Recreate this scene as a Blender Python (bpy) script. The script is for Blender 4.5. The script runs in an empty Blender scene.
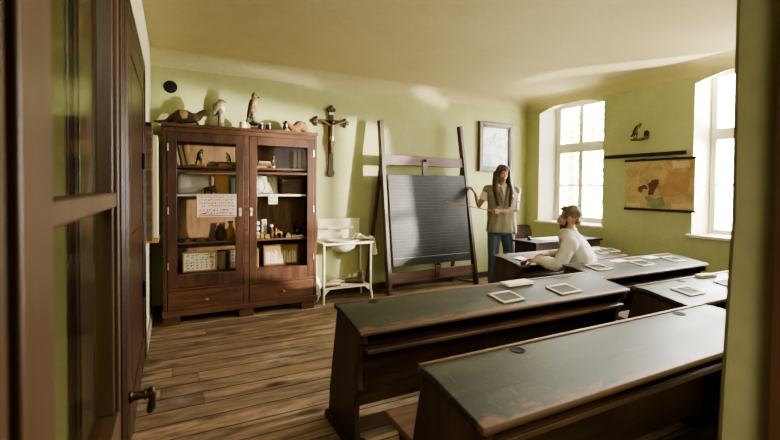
import bpy, bmesh, math, random
from mathutils import Vector, Matrix, Euler, noise
random.seed(7)
C = bpy.context.scene.collection
PI = math.pi
def V(*a): return Vector(a)
# ------------------------------------------------------------------ camera model (also used to survey the room)
YAW, PIT, ROL, FPX, CYP, EYE = 0.4761931, -0.0237585, 0.0089748, 421.04, 197.622, 1.4
_f = V(math.sin(YAW)*math.cos(PIT), math.cos(YAW)*math.cos(PIT), math.sin(PIT))
_r0 = V(math.cos(YAW), -math.sin(YAW), 0); _u0 = _r0.cross(_f)
CR = _r0*math.cos(ROL) + _u0*math.sin(ROL); CU = CR.cross(_f); CF = _f
CAM = V(0, 0, EYE)
def ray(x, y): return CR*(x-390) - CU*(y-CYP) + CF*FPX
def at(x, y, Y): d = ray(x, y); return CAM + d*(Y/d.y)          # survey: image point on the plane y = Y
def atz(x, y, Z): d = ray(x, y); return CAM + d*((Z-EYE)/d.z)
def atx(x, y, X): d = ray(x, y); return CAM + d*(X/d.x)

# ------------------------------------------------------------------ materials
def lin(h):
    h = h.lstrip('#'); o = []
    for i in (0, 2, 4):
        c = int(h[i:i+2], 16)/255
        o.append(c/12.92 if c <= .04045 else ((c+.055)/1.055)**2.4)
    if o[0] > o[1]*1.12 > o[2]:                     # aged browns are a little greyer
        y = .3*o[0]+.6*o[1]+.1*o[2]; o = [c+(y-c)*.08 for c in o]; o[1] *= 1.025
    return (*o, 1)
def newmat(name):
    m = bpy.data.materials.new(name); m.use_nodes = True
    nt = m.node_tree; b = nt.nodes['Principled BSDF']
    return m, nt, b
def N(nt, t, **kw):
    n = nt.nodes.new(t)
    for k, v in kw.items(): setattr(n, k, v)
    return n
def L(nt, a, b): nt.links.new(a, b)
def math_node(nt, op, a, b=None, clamp=False):
    n = N(nt, 'ShaderNodeMath', operation=op); n.use_clamp = clamp
    for i, v in enumerate((a, b)):
        if v is None: continue
        if isinstance(v, (int, float)): n.inputs[i].default_value = v
        else: L(nt, v, n.inputs[i])
    return n.outputs[0]
def mixcol(nt, fac, a, b, mode='MIX'):
    n = N(nt, 'ShaderNodeMix', data_type='RGBA', blend_type=mode)
    for i, v in ((0, fac), (6, a), (7, b)):
        if isinstance(v, (int, float)): n.inputs[i].default_value = v
        elif isinstance(v, tuple): n.inputs[i].default_value = v
        else: L(nt, v, n.inputs[i])
    return n.outputs[2]
def mapped(nt, scale=(1, 1, 1), loc=(0, 0, 0), coord='Object'):
    tc = N(nt, 'ShaderNodeTexCoord'); mp = N(nt, 'ShaderNodeMapping')
    mp.inputs['Scale'].default_value = scale; mp.inputs['Location'].default_value = loc
    L(nt, tc.outputs[coord], mp.inputs[0]); return mp.outputs[0]
def noise_tex(nt, vec, scale=5, detail=5, rough=.55, dist=0):
    n = N(nt, 'ShaderNodeTexNoise'); n.inputs['Scale'].default_value = scale
    n.inputs['Detail'].default_value = detail; n.inputs['Roughness'].default_value = rough
    n.inputs['Distortion'].default_value = dist
    L(nt, vec, n.inputs['Vector']); return n.outputs['Fac']
def ramp(nt, fac, *stops):
    r = N(nt, 'ShaderNodeValToRGB'); e = r.color_ramp.elements
    while len(e) < len(stops): e.new(.5)
    for el, (p, c) in zip(e, stops): el.position = p; el.color = c if isinstance(c, tuple) else lin(c)
    L(nt, fac, r.inputs[0]); return r.outputs[0]
def bump(nt, b, h, strength=.2, dist=.01):
    n = N(nt, 'ShaderNodeBump'); n.inputs['Strength'].default_value = strength; n.inputs['Distance'].default_value = dist
    L(nt, h, n.inputs['Height']); L(nt, n.outputs[0], b.inputs['Normal'])
def plain(name, c1, c2=None, scale=6, rough=.6, metal=0, stretch=(1, 1, 1), bmp=0, spec=.5, sheen=0):
    m, nt, b = newmat(name)
    v = mapped(nt, stretch); n = noise_tex(nt, v, scale)
    L(nt, ramp(nt, n, (.3, c1), (.7, c2 or c1)), b.inputs['Base Color'])
    b.inputs['Roughness'].default_value = rough; b.inputs['Metallic'].default_value = metal
    b.inputs['Specular IOR Level'].default_value = spec
    if sheen: b.inputs['Sheen Weight'].default_value = sheen
    if bmp: bump(nt, b, n, bmp, .005)
    return m
def wood(name, dark, mid, light, axis='x', rough=.45, scale=3.5, bmp=.15):
    m, nt, b = newmat(name)
    st = {'x': (.12, 1, 1), 'y': (1, .12, 1), 'z': (1, 1, .12)}[axis]
    v = mapped(nt, tuple(s*scale for s in st))
    n = noise_tex(nt, v, 4, 8, .62, .6)
    v2 = mapped(nt, (1, 1, 1)); n2 = noise_tex(nt, v2, 2.2, 3)
    c = ramp(nt, n, (.28, dark), (.5, mid), (.75, light))
    c = mixcol(nt, ramp(nt, n2, (.35, (0, 0, 0, 1)), (.7, (.6, .6, .6, 1))), c, lin(dark), 'MIX')
    L(nt, c, b.inputs['Base Color']); b.inputs['Roughness'].default_value = rough
    bump(nt, b, n, bmp, .004); return m
def glass(name, tint=(1, 1, 1, 1), ior=1.35, rough=.02, amount=.6):
    m = bpy.data.materials.new(name); m.use_nodes = True; nt = m.node_tree; nt.nodes.clear()
    o = N(nt, 'ShaderNodeOutputMaterial'); mx = N(nt, 'ShaderNodeMixShader')
    t = N(nt, 'ShaderNodeBsdfTransparent'); g = N(nt, 'ShaderNodeBsdfGlossy'); f = N(nt, 'ShaderNodeFresnel')
    t.inputs[0].default_value = tint; g.inputs['Roughness'].default_value = rough; f.inputs[0].default_value = ior
    L(nt, math_node(nt, 'MULTIPLY', f.outputs[0], amount), mx.inputs[0]); L(nt, t.outputs[0], mx.inputs[1]); L(nt, g.outputs[0], mx.inputs[2]); L(nt, mx.outputs[0], o.inputs[0])
    return m

def floor_mat():
    m, nt, b = newmat('old floor planks')
    tc = N(nt, 'ShaderNodeTexCoord'); sp = N(nt, 'ShaderNodeSeparateXYZ'); L(nt, tc.outputs['Object'], sp.inputs[0])
    v = math_node(nt, 'DIVIDE', sp.outputs[1], .172)
    row = math_node(nt, 'FLOOR', v); fr = math_node(nt, 'FRACT', v)
    wn = N(nt, 'ShaderNodeTexWhiteNoise', noise_dimensions='1D'); L(nt, row, wn.inputs['W'])
    sh = math_node(nt, 'MULTIPLY', wn.outputs['Value'], 3.3)
    u = math_node(nt, 'DIVIDE', math_node(nt, 'ADD', sp.outputs[0], sh), 2.9)
    fu = math_node(nt, 'FRACT', u); ru = math_node(nt, 'FLOOR', u)
    cb = N(nt, 'ShaderNodeCombineXYZ'); L(nt, row, cb.inputs[0]); L(nt, ru, cb.inputs[1])
    wn2 = N(nt, 'ShaderNodeTexWhiteNoise', noise_dimensions='2D'); L(nt, cb.outputs[0], wn2.inputs['Vector'])
    gv = N(nt, 'ShaderNodeCombineXYZ')
    L(nt, math_node(nt, 'MULTIPLY', math_node(nt, 'ADD', sp.outputs[0], math_node(nt, 'MULTIPLY', wn2.outputs['Value'], 30)), .55), gv.inputs[0])
    L(nt, math_node(nt, 'MULTIPLY', sp.outputs[1], 3.6), gv.inputs[1]); L(nt, row, gv.inputs[2])
    g = noise_tex(nt, gv.outputs[0], 2.6, 9, .68, 1.6)
    base = ramp(nt, g, (.27, '#45362b'), (.42, '#806750'), (.58, '#a98e70'), (.78, '#d0bc9f'))
    tint = ramp(nt, wn2.outputs['Value'], (0, (.55, .52, .5, 1)), (1, (1.12, 1.1, 1.06, 1)))
    c = mixcol(nt, 1.0, base, tint, 'MULTIPLY')
    # knots
    vo = N(nt, 'ShaderNodeTexVoronoi'); kv = N(nt, 'ShaderNodeCombineXYZ')
    L(nt, math_node(nt, 'MULTIPLY', sp.outputs[0], 1.5), kv.inputs[0]); L(nt, math_node(nt, 'MULTIPLY', sp.outputs[1], 3.2), kv.inputs[1])
    vo.inputs['Scale'].default_value = 1.15; L(nt, kv.outputs[0], vo.inputs['Vector'])
    k = ramp(nt, vo.outputs['Distance'], (.04, (1, 1, 1, 1)), (.21, (0, 0, 0, 1)))
    c = mixcol(nt, math_node(nt, 'MULTIPLY', k, .85), c, lin('#24160d'))
    # grey wear and dirt
    w = noise_tex(nt, mapped(nt, (.8, 1.2, 1)), 1.3, 6, .65)
    c = mixcol(nt, ramp(nt, w, (.48, (0, 0, 0, 1)), (.7, (.6, .6, .6, 1))), c, lin('#6a6156'))
    w2 = noise_tex(nt, mapped(nt, (.7, 1.6, 1), (5, 3, 0)), 1.6, 6, .7)
    c = mixcol(nt, ramp(nt, w2, (.55, (0, 0, 0, 1)), (.72, (.5, .5, .5, 1))), c, lin('#d3c6b0'))
    e = math_node(nt, 'MINIMUM', fr, math_node(nt, 'SUBTRACT', 1, fr))
    gap = ramp(nt, e, (.018, (1, 1, 1, 1)), (.045, (0, 0, 0, 1)))
    e2 = math_node(nt, 'MINIMUM', fu, math_node(nt, 'SUBTRACT', 1, fu))
    gap2 = ramp(nt, e2, (.0008, (1, 1, 1, 1)), (.002, (0, 0, 0, 1)))
    gp = math_node(nt, 'MAXIMUM', gap, math_node(nt, 'MULTIPLY', gap2, .35))
    c = mixcol(nt, math_node(nt, 'MULTIPLY', gp, .88), c, lin('#120c07'))
    L(nt, c, b.inputs['Base Color'])
    b.inputs['Roughness'].default_value = .55; b.inputs['Specular IOR Level'].default_value = .35
    bump(nt, b, math_node(nt, 'SUBTRACT', g, gp), .35, .006)
    return m
def wall_mat(name, c1, c2, c3=None, sc=1.1):
    m, nt, b = newmat(name)
    n = noise_tex(nt, mapped(nt), sc, 6, .6, .3)
    c = ramp(nt, n, (.3, c1), (.7, c2))
    n2 = noise_tex(nt, mapped(nt, (1, 1, 1), (3, 7, 1)), 22, 4)
    c = mixcol(nt, ramp(nt, n2, (.45, (0, 0, 0, 1)), (.8, (.35, .35, .35, 1))), c, lin(c3 or c2))
    L(nt, c, b.inputs['Base Color']); b.inputs['Roughness'].default_value = .85; b.inputs['Specular IOR Level'].default_value = .2
    bump(nt, b, noise_tex(nt, mapped(nt), 9, 5), .12, .012); return m
def desk_mat():                                    # worn green paint, bare wood towards the pupil's edge
    m, nt, b = newmat('worn green desk paint')
    n = noise_tex(nt, mapped(nt, (.6, 2.2, 1)), 3.2, 8, .65, .6)
    c = ramp(nt, n, (.25, '#1e1f16'), (.47, '#2b2c20'), (.62, '#3e3d2e'), (.8, '#686654'))
    fine = noise_tex(nt, mapped(nt, (3, 40, 1)), 2, 4, .6)
    c = mixcol(nt, ramp(nt, fine, (.56, (0, 0, 0, 1)), (.72, (.5, .5, .5, 1))), c, lin('#2b2a20'))
    tc = N(nt, 'ShaderNodeTexCoord'); sp = N(nt, 'ShaderNodeSeparateXYZ'); L(nt, tc.outputs['Object'], sp.inputs[0])
    wn = noise_tex(nt, mapped(nt, (2.5, 6, 1)), 3, 6, .7)
    d = math_node(nt, 'ADD', sp.outputs[1], .378)       # distance from the front edge
    d = math_node(nt, 'SUBTRACT', d, math_node(nt, 'MULTIPLY', math_node(nt, 'SUBTRACT', wn, .40), .22))
    c = mixcol(nt, ramp(nt, d, (.0, (1, 1, 1, 1)), (.02, (0, 0, 0, 1))), c, lin('#5f4531'))
    seam = math_node(nt, 'ABSOLUTE', math_node(nt, 'ADD', sp.outputs[1], .235))
    c = mixcol(nt, ramp(nt, seam, (.0007, (.8, .8, .8, 1)), (.0022, (0, 0, 0, 1))), c, lin('#1d1a13'))
    sc_ = noise_tex(nt, mapped(nt, (9, 2.5, 1), (3, 1, 0)), 5, 9, .75, 2.5)
    c = mixcol(nt, ramp(nt, sc_, (.56, (0, 0, 0, 1)), (.78, (.55, .55, .55, 1))), c, lin('#8a8878'))
    L(nt, c, b.inputs['Base Color'])
    L(nt, ramp(nt, n, (.3, (.46, .46, .46, 1)), (.8, (.66, .66, .66, 1))), b.inputs['Roughness'])
    b.inputs['Specular IOR Level'].default_value = .38
    bump(nt, b, fine, .12, .003); return m
def board_mat():                                   # ruled blackboard
    m, nt, b = newmat('ruled blackboard slate')
    tc = N(nt, 'ShaderNodeTexCoord'); sp = N(nt, 'ShaderNodeSeparateXYZ'); L(nt, tc.outputs['Object'], sp.inputs[0])
    n = noise_tex(nt, mapped(nt, (.8, 1, 1.3)), 2.2, 6, .6, .5)
    c = ramp(nt, n, (.3, '#191816'), (.55, '#24221f'), (.8, '#3d3a34'))
    st = noise_tex(nt, mapped(nt, (1.2, 1, 45)), 2, 4, .6)
    c = mixcol(nt, ramp(nt, st, (.55, (0, 0, 0, 1)), (.85, (.16, .16, .16, 1))), c, lin('#8b877a'))
    z = sp.outputs[2]
    f = math_node(nt, 'FRACT', math_node(nt, 'DIVIDE', z, .041)); e = math_node(nt, 'MINIMUM', f, math_node(nt, 'SUBTRACT', 1, f))
    ln = ramp(nt, e, (.02, (.26, .26, .26, 1)), (.06, (0, 0, 0, 1)))
    br = noise_tex(nt, mapped(nt, (4, 1, 7)), 2, 3)
    lm = math_node(nt, 'MULTIPLY', ln, ramp(nt, br, (.35, (0, 0, 0, 1)), (.6, (1, 1, 1, 1))))
    c = mixcol(nt, lm, c, lin('#9a978b'))
    L(nt, c, b.inputs['Base Color']); b.inputs['Roughness'].default_value = .5; b.inputs['Specular IOR Level'].default_value = .3
    return m
def map_mat():
    m, nt, b = newmat('old printed wall map')
    n = noise_tex(nt, mapped(nt, (1, 1, 1)), 5, 8, .7, .8)
    c = ramp(nt, n, (.3, '#957d56'), (.45, '#aa9168'), (.55, '#b89f76'), (.66, '#a7926a'), (.8, '#c0ae86'))
    vo = N(nt, 'ShaderNodeTexVoronoi', feature='DISTANCE_TO_EDGE'); vo.inputs['Scale'].default_value = 9
    L(nt, mapped(nt), vo.inputs['Vector'])
    c = mixcol(nt, ramp(nt, vo.outputs['Distance'], (.006, (.3, .3, .3, 1)), (.02, (0, 0, 0, 1))), c, lin('#6b4a2c'))
    L(nt, c, b.inputs['Base Color']); b.inputs['Roughness'].default_value = .8; return m
def picture_mat():
    m, nt, b = newmat('pale blue faded print')
    n = noise_tex(nt, mapped(nt), 7, 7, .65, .9)
    L(nt, ramp(nt, n, (.3, '#5f7078'), (.45, '#98a5a6'), (.55, '#d5d8cf'), (.65, '#8a998f'), (.8, '#dcdccf')), b.inputs['Base Color'])
    b.inputs['Roughness'].default_value = .3; return m
def checker_fur(name, cols, scale=9, stretch=(1, 1, 1), th=(.3, .5, .7)):
    m, nt, b = newmat(name)
    n = noise_tex(nt, mapped(nt, stretch), scale, 5, .6, .3)
    L(nt, ramp(nt, n, *[(t, c) for t, c in zip(th, cols)]), b.inputs['Base Color'])
    b.inputs['Roughness'].default_value = .9; bump(nt, b, noise_tex(nt, mapped(nt, stretch), 60, 3), .4, .004); return m

M = dict(
 floor=floor_mat(),
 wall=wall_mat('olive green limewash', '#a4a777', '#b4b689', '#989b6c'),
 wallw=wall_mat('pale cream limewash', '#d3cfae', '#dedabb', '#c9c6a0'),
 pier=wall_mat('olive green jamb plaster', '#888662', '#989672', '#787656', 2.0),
 ceil=wall_mat('cream ceiling plaster', '#b4a780', '#c0b38f', '#a89b74', .8),
 reveal=wall_mat('cream reveal plaster', '#e6e2cc', '#efecdc', '#dcd6bc'),
 sash=plain('cream window paint', '#c6c1ac', '#d3ceba', 4, .5),
 glass=glass('window pane glass'), cglass=glass('cabinet pane glass', ior=1.2, amount=.35), dglass=glass('old door glass', (.9, .92, .84, 1), 1.05, .08, .25),
 cab=wood('cabinet dark walnut', '#352016', '#5a3828', '#7c523a', 'z', .4),
 cabx=wood('cabinet walnut rail', '#3e261a', '#66412d', '#875c44', 'x', .38),
 cabin=wood('cabinet inside board', '#6b4a30', '#94704a', '#b08a5e', 'z', .7),
 shelf=wood('shelf board', '#4a3322', '#6b4a32', '#886344', 'x', .6),
 door=wood('dark brown door paint', '#24140b', '#3a2213', '#523219', 'z', .33),
 leaf=wood('brown varnished door wood', '#402a17', '#583b22', '#6b4a2c', 'z', .42),
 deskw=wood('dark stained desk wood', '#332318', '#543b28', '#745438', 'x', .5),
 desks=wood('dark stained desk panel', '#241912', '#3a291d', '#53392a', 'z', .5),
 edge=wood('worn bare desk edge', '#3d2c20', '#644a36', '#8d6d50', 'x', .5),
 bench=wood('worn bench seat', '#3f2d20', '#664a34', '#8a6a4c', 'x', .5),
 top=desk_mat(), board=board_mat(),
 easel=wood('easel weathered wood', '#2e1d14', '#4a3123', '#6b4b38', 'z', .45),
 easelx=wood('easel crossbar wood', '#38241a', '#5c3f2e', '#806048', 'x', .45),
 enamel=plain('cream enamel', '#dcd6b6', '#e8e3c8', 5, .35), basin=plain('grey enamel bowl', '#a9aaa0', '#c2c2b6', 5, .25),
 brass=plain('aged brass', '#b58f4e', '#d6b878', 12, .35, .8), iron=plain('dark iron', '#1b1916', '#2b2722', 9, .5, .6),
 steel=plain('pale steel', '#b9b4a2', '#cfcab8', 9, .35, .7),
 black=plain('black hole', '#060605', '#0b0a09', 5, .9), ink=plain('black ink', '#0e0e0d', '#171614', 5, .3),
 white=plain('white cloth', '#d8d4c4', '#eae6d8', 9, .9, bmp=.3), paper=plain('cream paper', '#ddd4b8', '#ebe3ca', 5, .85),
 paperw=plain('white paper', '#e2ded2', '#efece2', 5, .85), pink=plain('pale pink sheet', '#f0d8c6', '#f6e4d6', 5, .85),
 red=plain('red print', '#a02a1e', '#b23a2c', 5, .8), slate=plain('grey slate', '#3c3d3a', '#50504b', 5, .7, spec=.2),
 slatef=wood('pale slate frame', '#a89878', '#c0b18f', '#d2c5a6', 'x', .55), pencil=plain('slate pencil grey', '#2b2a27', '#3a3833', 5, .5),
 gilt=wood('carved brown frame', '#3c2c1a', '#5c4528', '#7d6039', 'z', .45, 9, .6), pic=picture_mat(),
 cross=wood('crucifix dark wood', '#2c1c12', '#4a3120', '#6d4c34', 'z', .4), corpus=plain('bronze figure', '#5c4632', '#80654a', 12, .4, .3),
 map=map_mat(), maroon=plain('map maroon', '#5f352c', '#74483a', 20, .85), orange=plain('map orange', '#a07d55', '#ad8b62', 9, .85),
 teal=plain('map grey green', '#6f7a62', '#8b8f70', 9, .85), rod=plain('dark map rod', '#1c1510', '#2c2119', 9, .5),
 inset=plain('faded map inset', '#b7a179', '#c4b08a', 30, .85), kraft=plain('tan cardboard', '#a17b43', '#b58d52', 5, .85), bookg=plain('grey book cover', '#6d6754', '#847c66', 8, .8),
 booko=plain('ochre book spine', '#9a7c50', '#b09468', 8, .8), bookd=plain('dark book cover', '#2c2117', '#43321f', 8, .7),
 hoop=plain('dark hoop', '#2b2119', '#382c20', 8, .6), cream=plain('cream board', '#d6c9a2', '#e3d8b5', 4, .8),
 skin=plain('warm skin', '#b08a74', '#ba947e', 7, .5), skinm=plain('tanned skin', '#9a735e', '#a67e68', 7, .5),
 hairw=plain('long dark brown hair', '#38251a', '#63452f', 4, .5, stretch=(14, 14, 1.5), bmp=.6),
 hairm=plain('short light brown hair', '#43352a', '#6d5843', 30, .6, bmp=.6), beard=plain('brown beard', '#33261c', '#47362a', 40, .8, bmp=.6),
 tee=plain('white t-shirt cotton', '#d9d4c8', '#e6e2d8', 6, .9), vest=plain('olive grey vest cloth', '#878270', '#9c9683', 7, .9, bmp=.3),
 vestd=plain('olive vest seam', '#6d6856', '#7d7764', 7, .9), jeans=plain('blue denim', '#3c4a5a', '#5f7080', 9, .85, stretch=(2, 2, .5)),
 knit=plain('cream knit henley', '#b1aca1', '#c4bfb4', 14, .95, bmp=.35), trous=plain('dark trousers', '#26241f', '#34312b', 6, .9),
 shoe=plain('dark leather shoe', '#1f150e', '#33231a', 6, .4), lip=plain('lip', '#8f4a3e', '#9c5648', 5, .5), teeth=plain('teeth', '#d8d2c4', '#e2dccf', 5, .3),
 eyew=plain('eye white', '#cfc8bc', '#dcd6ca', 5, .2), iris=plain('dark iris', '#24170f', '#2f2016', 5, .2),
 stick=wood('pointer stick wood', '#7b5c38', '#a58555', '#c3a373', 'x', .4), leafm=plain('pale leaves', '#55702e', '#84a04c', 5, .8),
 bark=plain('bark', '#5a4a38', '#75634c', 9, .9), ground=plain('pale yard ground', '#a7a28f', '#bcb7a4', 3, .95),
 polec=checker_fur('polecat fur', ('#2a1c13', '#4e3624', '#7a5a3a')), polel=checker_fur('tan flank fur', ('#9a774c', '#bd9a6c', '#d6bb90')),
 marten=checker_fur('golden brown fur', ('#6b4a2c', '#936b42', '#b18a5c')), furd=checker_fur('dark fur', ('#1a110b', '#2b1c12', '#3a2718')),
 featg=checker_fur('mottled grey feathers', ('#4e4436', '#7d705a', '#a99d84'), 22), featw=checker_fur('pale breast feathers', ('#b9a981', '#d8caa6', '#e8dfc4'), 22),
 featt=checker_fur('tawny feathers', ('#54402a', '#8d7048', '#bd9f70'), 26), featd=checker_fur('dark brown feathers', ('#23170e', '#3c291a', '#5e432b'), 26),
 beak=plain('dark horn', '#2a2015', '#3d3020', 9, .4), shoeb=plain('reddish brown leather', '#5a3d2a', '#80604a', 14, .55), lining=plain('pale leather', '#c49a70', '#d6b08a', 9, .7),
 yellow=plain('ochre yellow paint', '#b07d2b', '#c9953d', 8, .5), blue=plain('pale blue card', '#9fb0ad', '#b5c3bd', 5, .8),
 brownc=wood('brown curved plywood', '#3a281d', '#553b2b', '#6e513c', 'z', .4), hall=plain('hall grey plaster', '#8f8a70', '#a09a80', 3, .9),
)

# ------------------------------------------------------------------ mesh helpers
def nb(): return bmesh.new()
def _xf(vs, mat):
    for v in vs: v.co = mat @ v.co
def box(bm, c, s, rot=None):
    r = bmesh.ops.create_cube(bm, size=1); vs = r['verts']
    m = Matrix.Translation(Vector(c)) @ (Euler(rot).to_matrix().to_4x4() if rot is not None else Matrix()) @ Matrix.Diagonal((*s, 1))
    _xf(vs, m); return vs
def b2(bm, p, q): p, q = Vector(p), Vector(q); return box(bm, (p+q)/2, [abs(a) for a in (q-p)])
def frame_of(d, up=None):
    d = d.normalized(); up = up or (V(0, 0, 1) if abs(d.z) < .95 else V(0, 1, 0))
    x = up.cross(d).normalized(); return x, d.cross(x)
def bar(bm, p, q, w, h, up=None):
    p, q = Vector(p), Vector(q); x, y = frame_of(q-p, up)
    ring = [[bm.verts.new(c + x*sx*w/2 + y*sy*h/2) for sx, sy in ((-1, -1), (1, -1), (1, 1), (-1, 1))] for c in (p, q)]
    for i in range(4): bm.faces.new((ring[0][i], ring[0][(i+1) % 4], ring[1][(i+1) % 4], ring[1][i]))
    bm.faces.new(ring[0][::-1]); bm.faces.new(ring[1])
def loft(bm, rings, cap=True, closed=False):
    rs = [[bm.verts.new(p) for p in r] for r in rings]; n = len(rs[0])
    for a, b in zip(rs, rs[1:] + ([rs[0]] if closed else [])):
        for i in range(n): bm.faces.new((a[i], a[(i+1) % n], b[(i+1) % n], b[i]))
    if cap and not closed: bm.faces.new(rs[0][::-1]); bm.faces.new(rs[-1])
    return rs
def tube(bm, pts, rad, seg=8, flat=1.0, up=None):
    pts = [Vector(p) for p in pts]
    if not isinstance(rad, (list, tuple)): rad = [rad]*len(pts)
    rings = []; px = None
    for i, p in enumerate(pts):
        d = (pts[min(i+1, len(pts)-1)] - pts[max(i-1, 0)])
        if px is None: x, y = frame_of(d, up)
        else:
            dn = d.normalized(); x = (px - dn*px.dot(dn)).normalized(); y = dn.cross(x)
        px = x; r = rad[i]
        rings.append([p + x*math.cos(2*PI*k/seg)*r + y*math.sin(2*PI*k/seg)*r*flat for k in range(seg)])
    loft(bm, rings)
def limb(bm, pts, rad, seg=14, flat=1.0, up=None):                # tube with rounded ends
    pts = [Vector(p) for p in pts]; tube(bm, pts, rad, seg, flat, up)
    for p, r in ((pts[0], rad[0]), (pts[-1], rad[-1])): ell(bm, p, (r*.98, r*.98, r*.98) if flat == 1 else (r*.7,)*3, seg=12)
def ell(bm, c, r, rot=None, seg=16, mat=None):
    q = bmesh.ops.create_uvsphere(bm, u_segments=seg, v_segments=max(6, seg//2+2), radius=1)['verts']
    R = mat.to_4x4() if mat is not None else (Euler(rot).to_matrix().to_4x4() if rot is not None else Matrix())
    _xf(q, Matrix.Translation(Vector(c)) @ R @ Matrix.Diagonal((*r, 1))); return q
def lathe(bm, prof, c=(0, 0, 0), seg=20, mat=None):               # prof: (radius, z)
    c = Vector(c); rings = []
    for r, z in prof:
        ring = [V(max(r, .0004)*math.cos(2*PI*k/seg), max(r, .0004)*math.sin(2*PI*k/seg), z) for k in range(seg)]
        rings.append([c + (mat @ p if mat is not None else p) for p in ring])
    loft(bm, rings)
def prism(bm, poly, axis, a, b):                                  # poly in the other two axes
    def P(u, v, t): return {'x': V(t, u, v), 'y': V(u, t, v), 'z': V(u, v, t)}[axis]
    A = [bm.verts.new(P(u, v, a)) for u, v in poly]; B = [bm.verts.new(P(u, v, b)) for u, v in poly]; n = len(poly)
    for i in range(n): bm.faces.new((A[i], A[(i+1) % n], B[(i+1) % n], B[i]))
    bm.faces.new(A[::-1]); bm.faces.new(B)
def oriented(bm, poly, o, x, y, t):                               # prism of a flat outline in plane (x,y) at o, thickness vector t
    A = [bm.verts.new(o + x*u + y*v) for u, v in poly]; B = [bm.verts.new(o + x*u + y*v + t) for u, v in poly]; n = len(poly)
    for i in range(n): bm.faces.new((A[i], A[(i+1) % n], B[(i+1) % n], B[i]))
    bm.faces.new(A[::-1]); bm.faces.new(B)
def build(name, bm, mat, parent=None, bevel=0, smooth=True, label=None):
    bmesh.ops.recalc_face_normals(bm, faces=bm.faces)
    me = bpy.data.meshes.new(name); bm.to_mesh(me); bm.free()
    me.materials.append(M[mat] if isinstance(mat, str) else mat)
    if smooth:
        for p in me.polygons: p.use_smooth = True
        me.set_sharp_from_angle(angle=math.radians(38))
    o = bpy.data.objects.new(name, me); C.objects.link(o)
    if parent: o.parent = parent
    if bevel:
        md = o.modifiers.new('edge', 'BEVEL'); md.width = bevel; md.segments = 2; md.limit_method = 'ANGLE'; md.angle_limit = math.radians(40)
    if label: o['label'] = label
    return o
def remesh(name, bm, mat, parent, voxel=.006, smooth=4, disp=None, fn=None):
    """joins the volumes in bm into one continuous surface"""
    bmesh.ops.recalc_face_normals(bm, faces=bm.faces)
    me = bpy.data.meshes.new(name); bm.to_mesh(me); bm.free()
    t = bpy.data.objects.new(name, me); C.objects.link(t)
    r = t.modifiers.new('r', 'REMESH'); r.mode = 'VOXEL'; r.voxel_size = voxel; r.use_smooth_shade = True
    s = t.modifiers.new('s', 'SMOOTH'); s.iterations = smooth; s.factor = .5
    dg = bpy.context.evaluated_depsgraph_get(); nm = bpy.data.meshes.new_from_object(t.evaluated_get(dg))
    bpy.data.objects.remove(t); bpy.data.meshes.remove(me); nm.name = name
    if fn:
        nrm = [v.normal.copy() for v in nm.vertices]; new = [fn(v.co.copy(), q) for v, q in zip(nm.vertices, nrm)]
        nm.vertices.foreach_set('co', [c for p in new for c in p]); nm.update()
    nm.materials.clear(); nm.materials.append(M[mat])
    for p in nm.polygons: p.use_smooth = True
    o = bpy.data.objects.new(name, nm); C.objects.link(o); o.parent = parent
    return o
def tag(o, label, cat, group=None):
    o['label'] = label; o['category'] = cat
    if group: o['group'] = group
    return o
def thing(name, label, cat, loc=(0, 0, 0), rot=(0, 0, 0), group=None):
    o = bpy.data.objects.new(name, None); C.objects.link(o); o.empty_display_size = .1
    o.location = loc; o.rotation_euler = rot; return tag(o, label, cat, group)
def struct(name, bm, mat, parent=None, **kw):
    o = build(name, bm, mat, parent, **kw)
    if not parent: o['kind'] = 'structure'
    return o
def dup(root, loc, rot, label):
    r = root.copy(); C.objects.link(r); r.location = loc; r.rotation_euler = rot; r['label'] = label
    for ch in root.children:
        c = ch.copy(); C.objects.link(c); c.parent = r
        for g in ch.children:
            d = g.copy(); C.objects.link(d); d.parent = c
    return r

# ------------------------------------------------------------------ room shell
XL, XR, YB, YF, ZC, ZV = -.21, 5.235, 5.2, .45, 2.83, 2.68
bm = nb(); b2(bm, (XL-.2, -2.2, -.1), (XR+.4, YB+.2, 0)); struct('floor', bm, 'floor', smooth=False)
bm = nb(); b2(bm, (XL-.2, -2.2, ZC), (XR+.4, YB+.2, ZC+.1)); struct('ceiling', bm, 'ceil', smooth=False)
bm = nb(); b2(bm, (XL-.2, YB, 0), (XR+.3, YB+.2, ZC)); struct('wall_back', bm, 'wall', smooth=False)
bm = nb(); b2(bm, (XL-.2, 1.155, 0), (XL, YB, ZC)); struct('wall_left', bm, 'wallw', smooth=False)
bm = nb(); b2(bm, (XL-1.2, 1.15, 0), (XL-.001, 1.154, ZC)); b2(bm, (XL-1.3, -2.2, 0), (XL-1.2, 1.154, ZC)); struct('wall_left_niche', bm, 'pier', smooth=False)
bm = nb(); b2(bm, (XL-1.2, -2.2, -.1), (XL-.2, 1.15, 0)); struct('floor_hall', bm, 'floor', smooth=False)
bm = nb(); b2(bm, (XL-1.2, -2.2, ZC), (XL-.2, 1.15, ZC+.1)); struct('ceiling_hall', bm, 'ceil', smooth=False)
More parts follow.
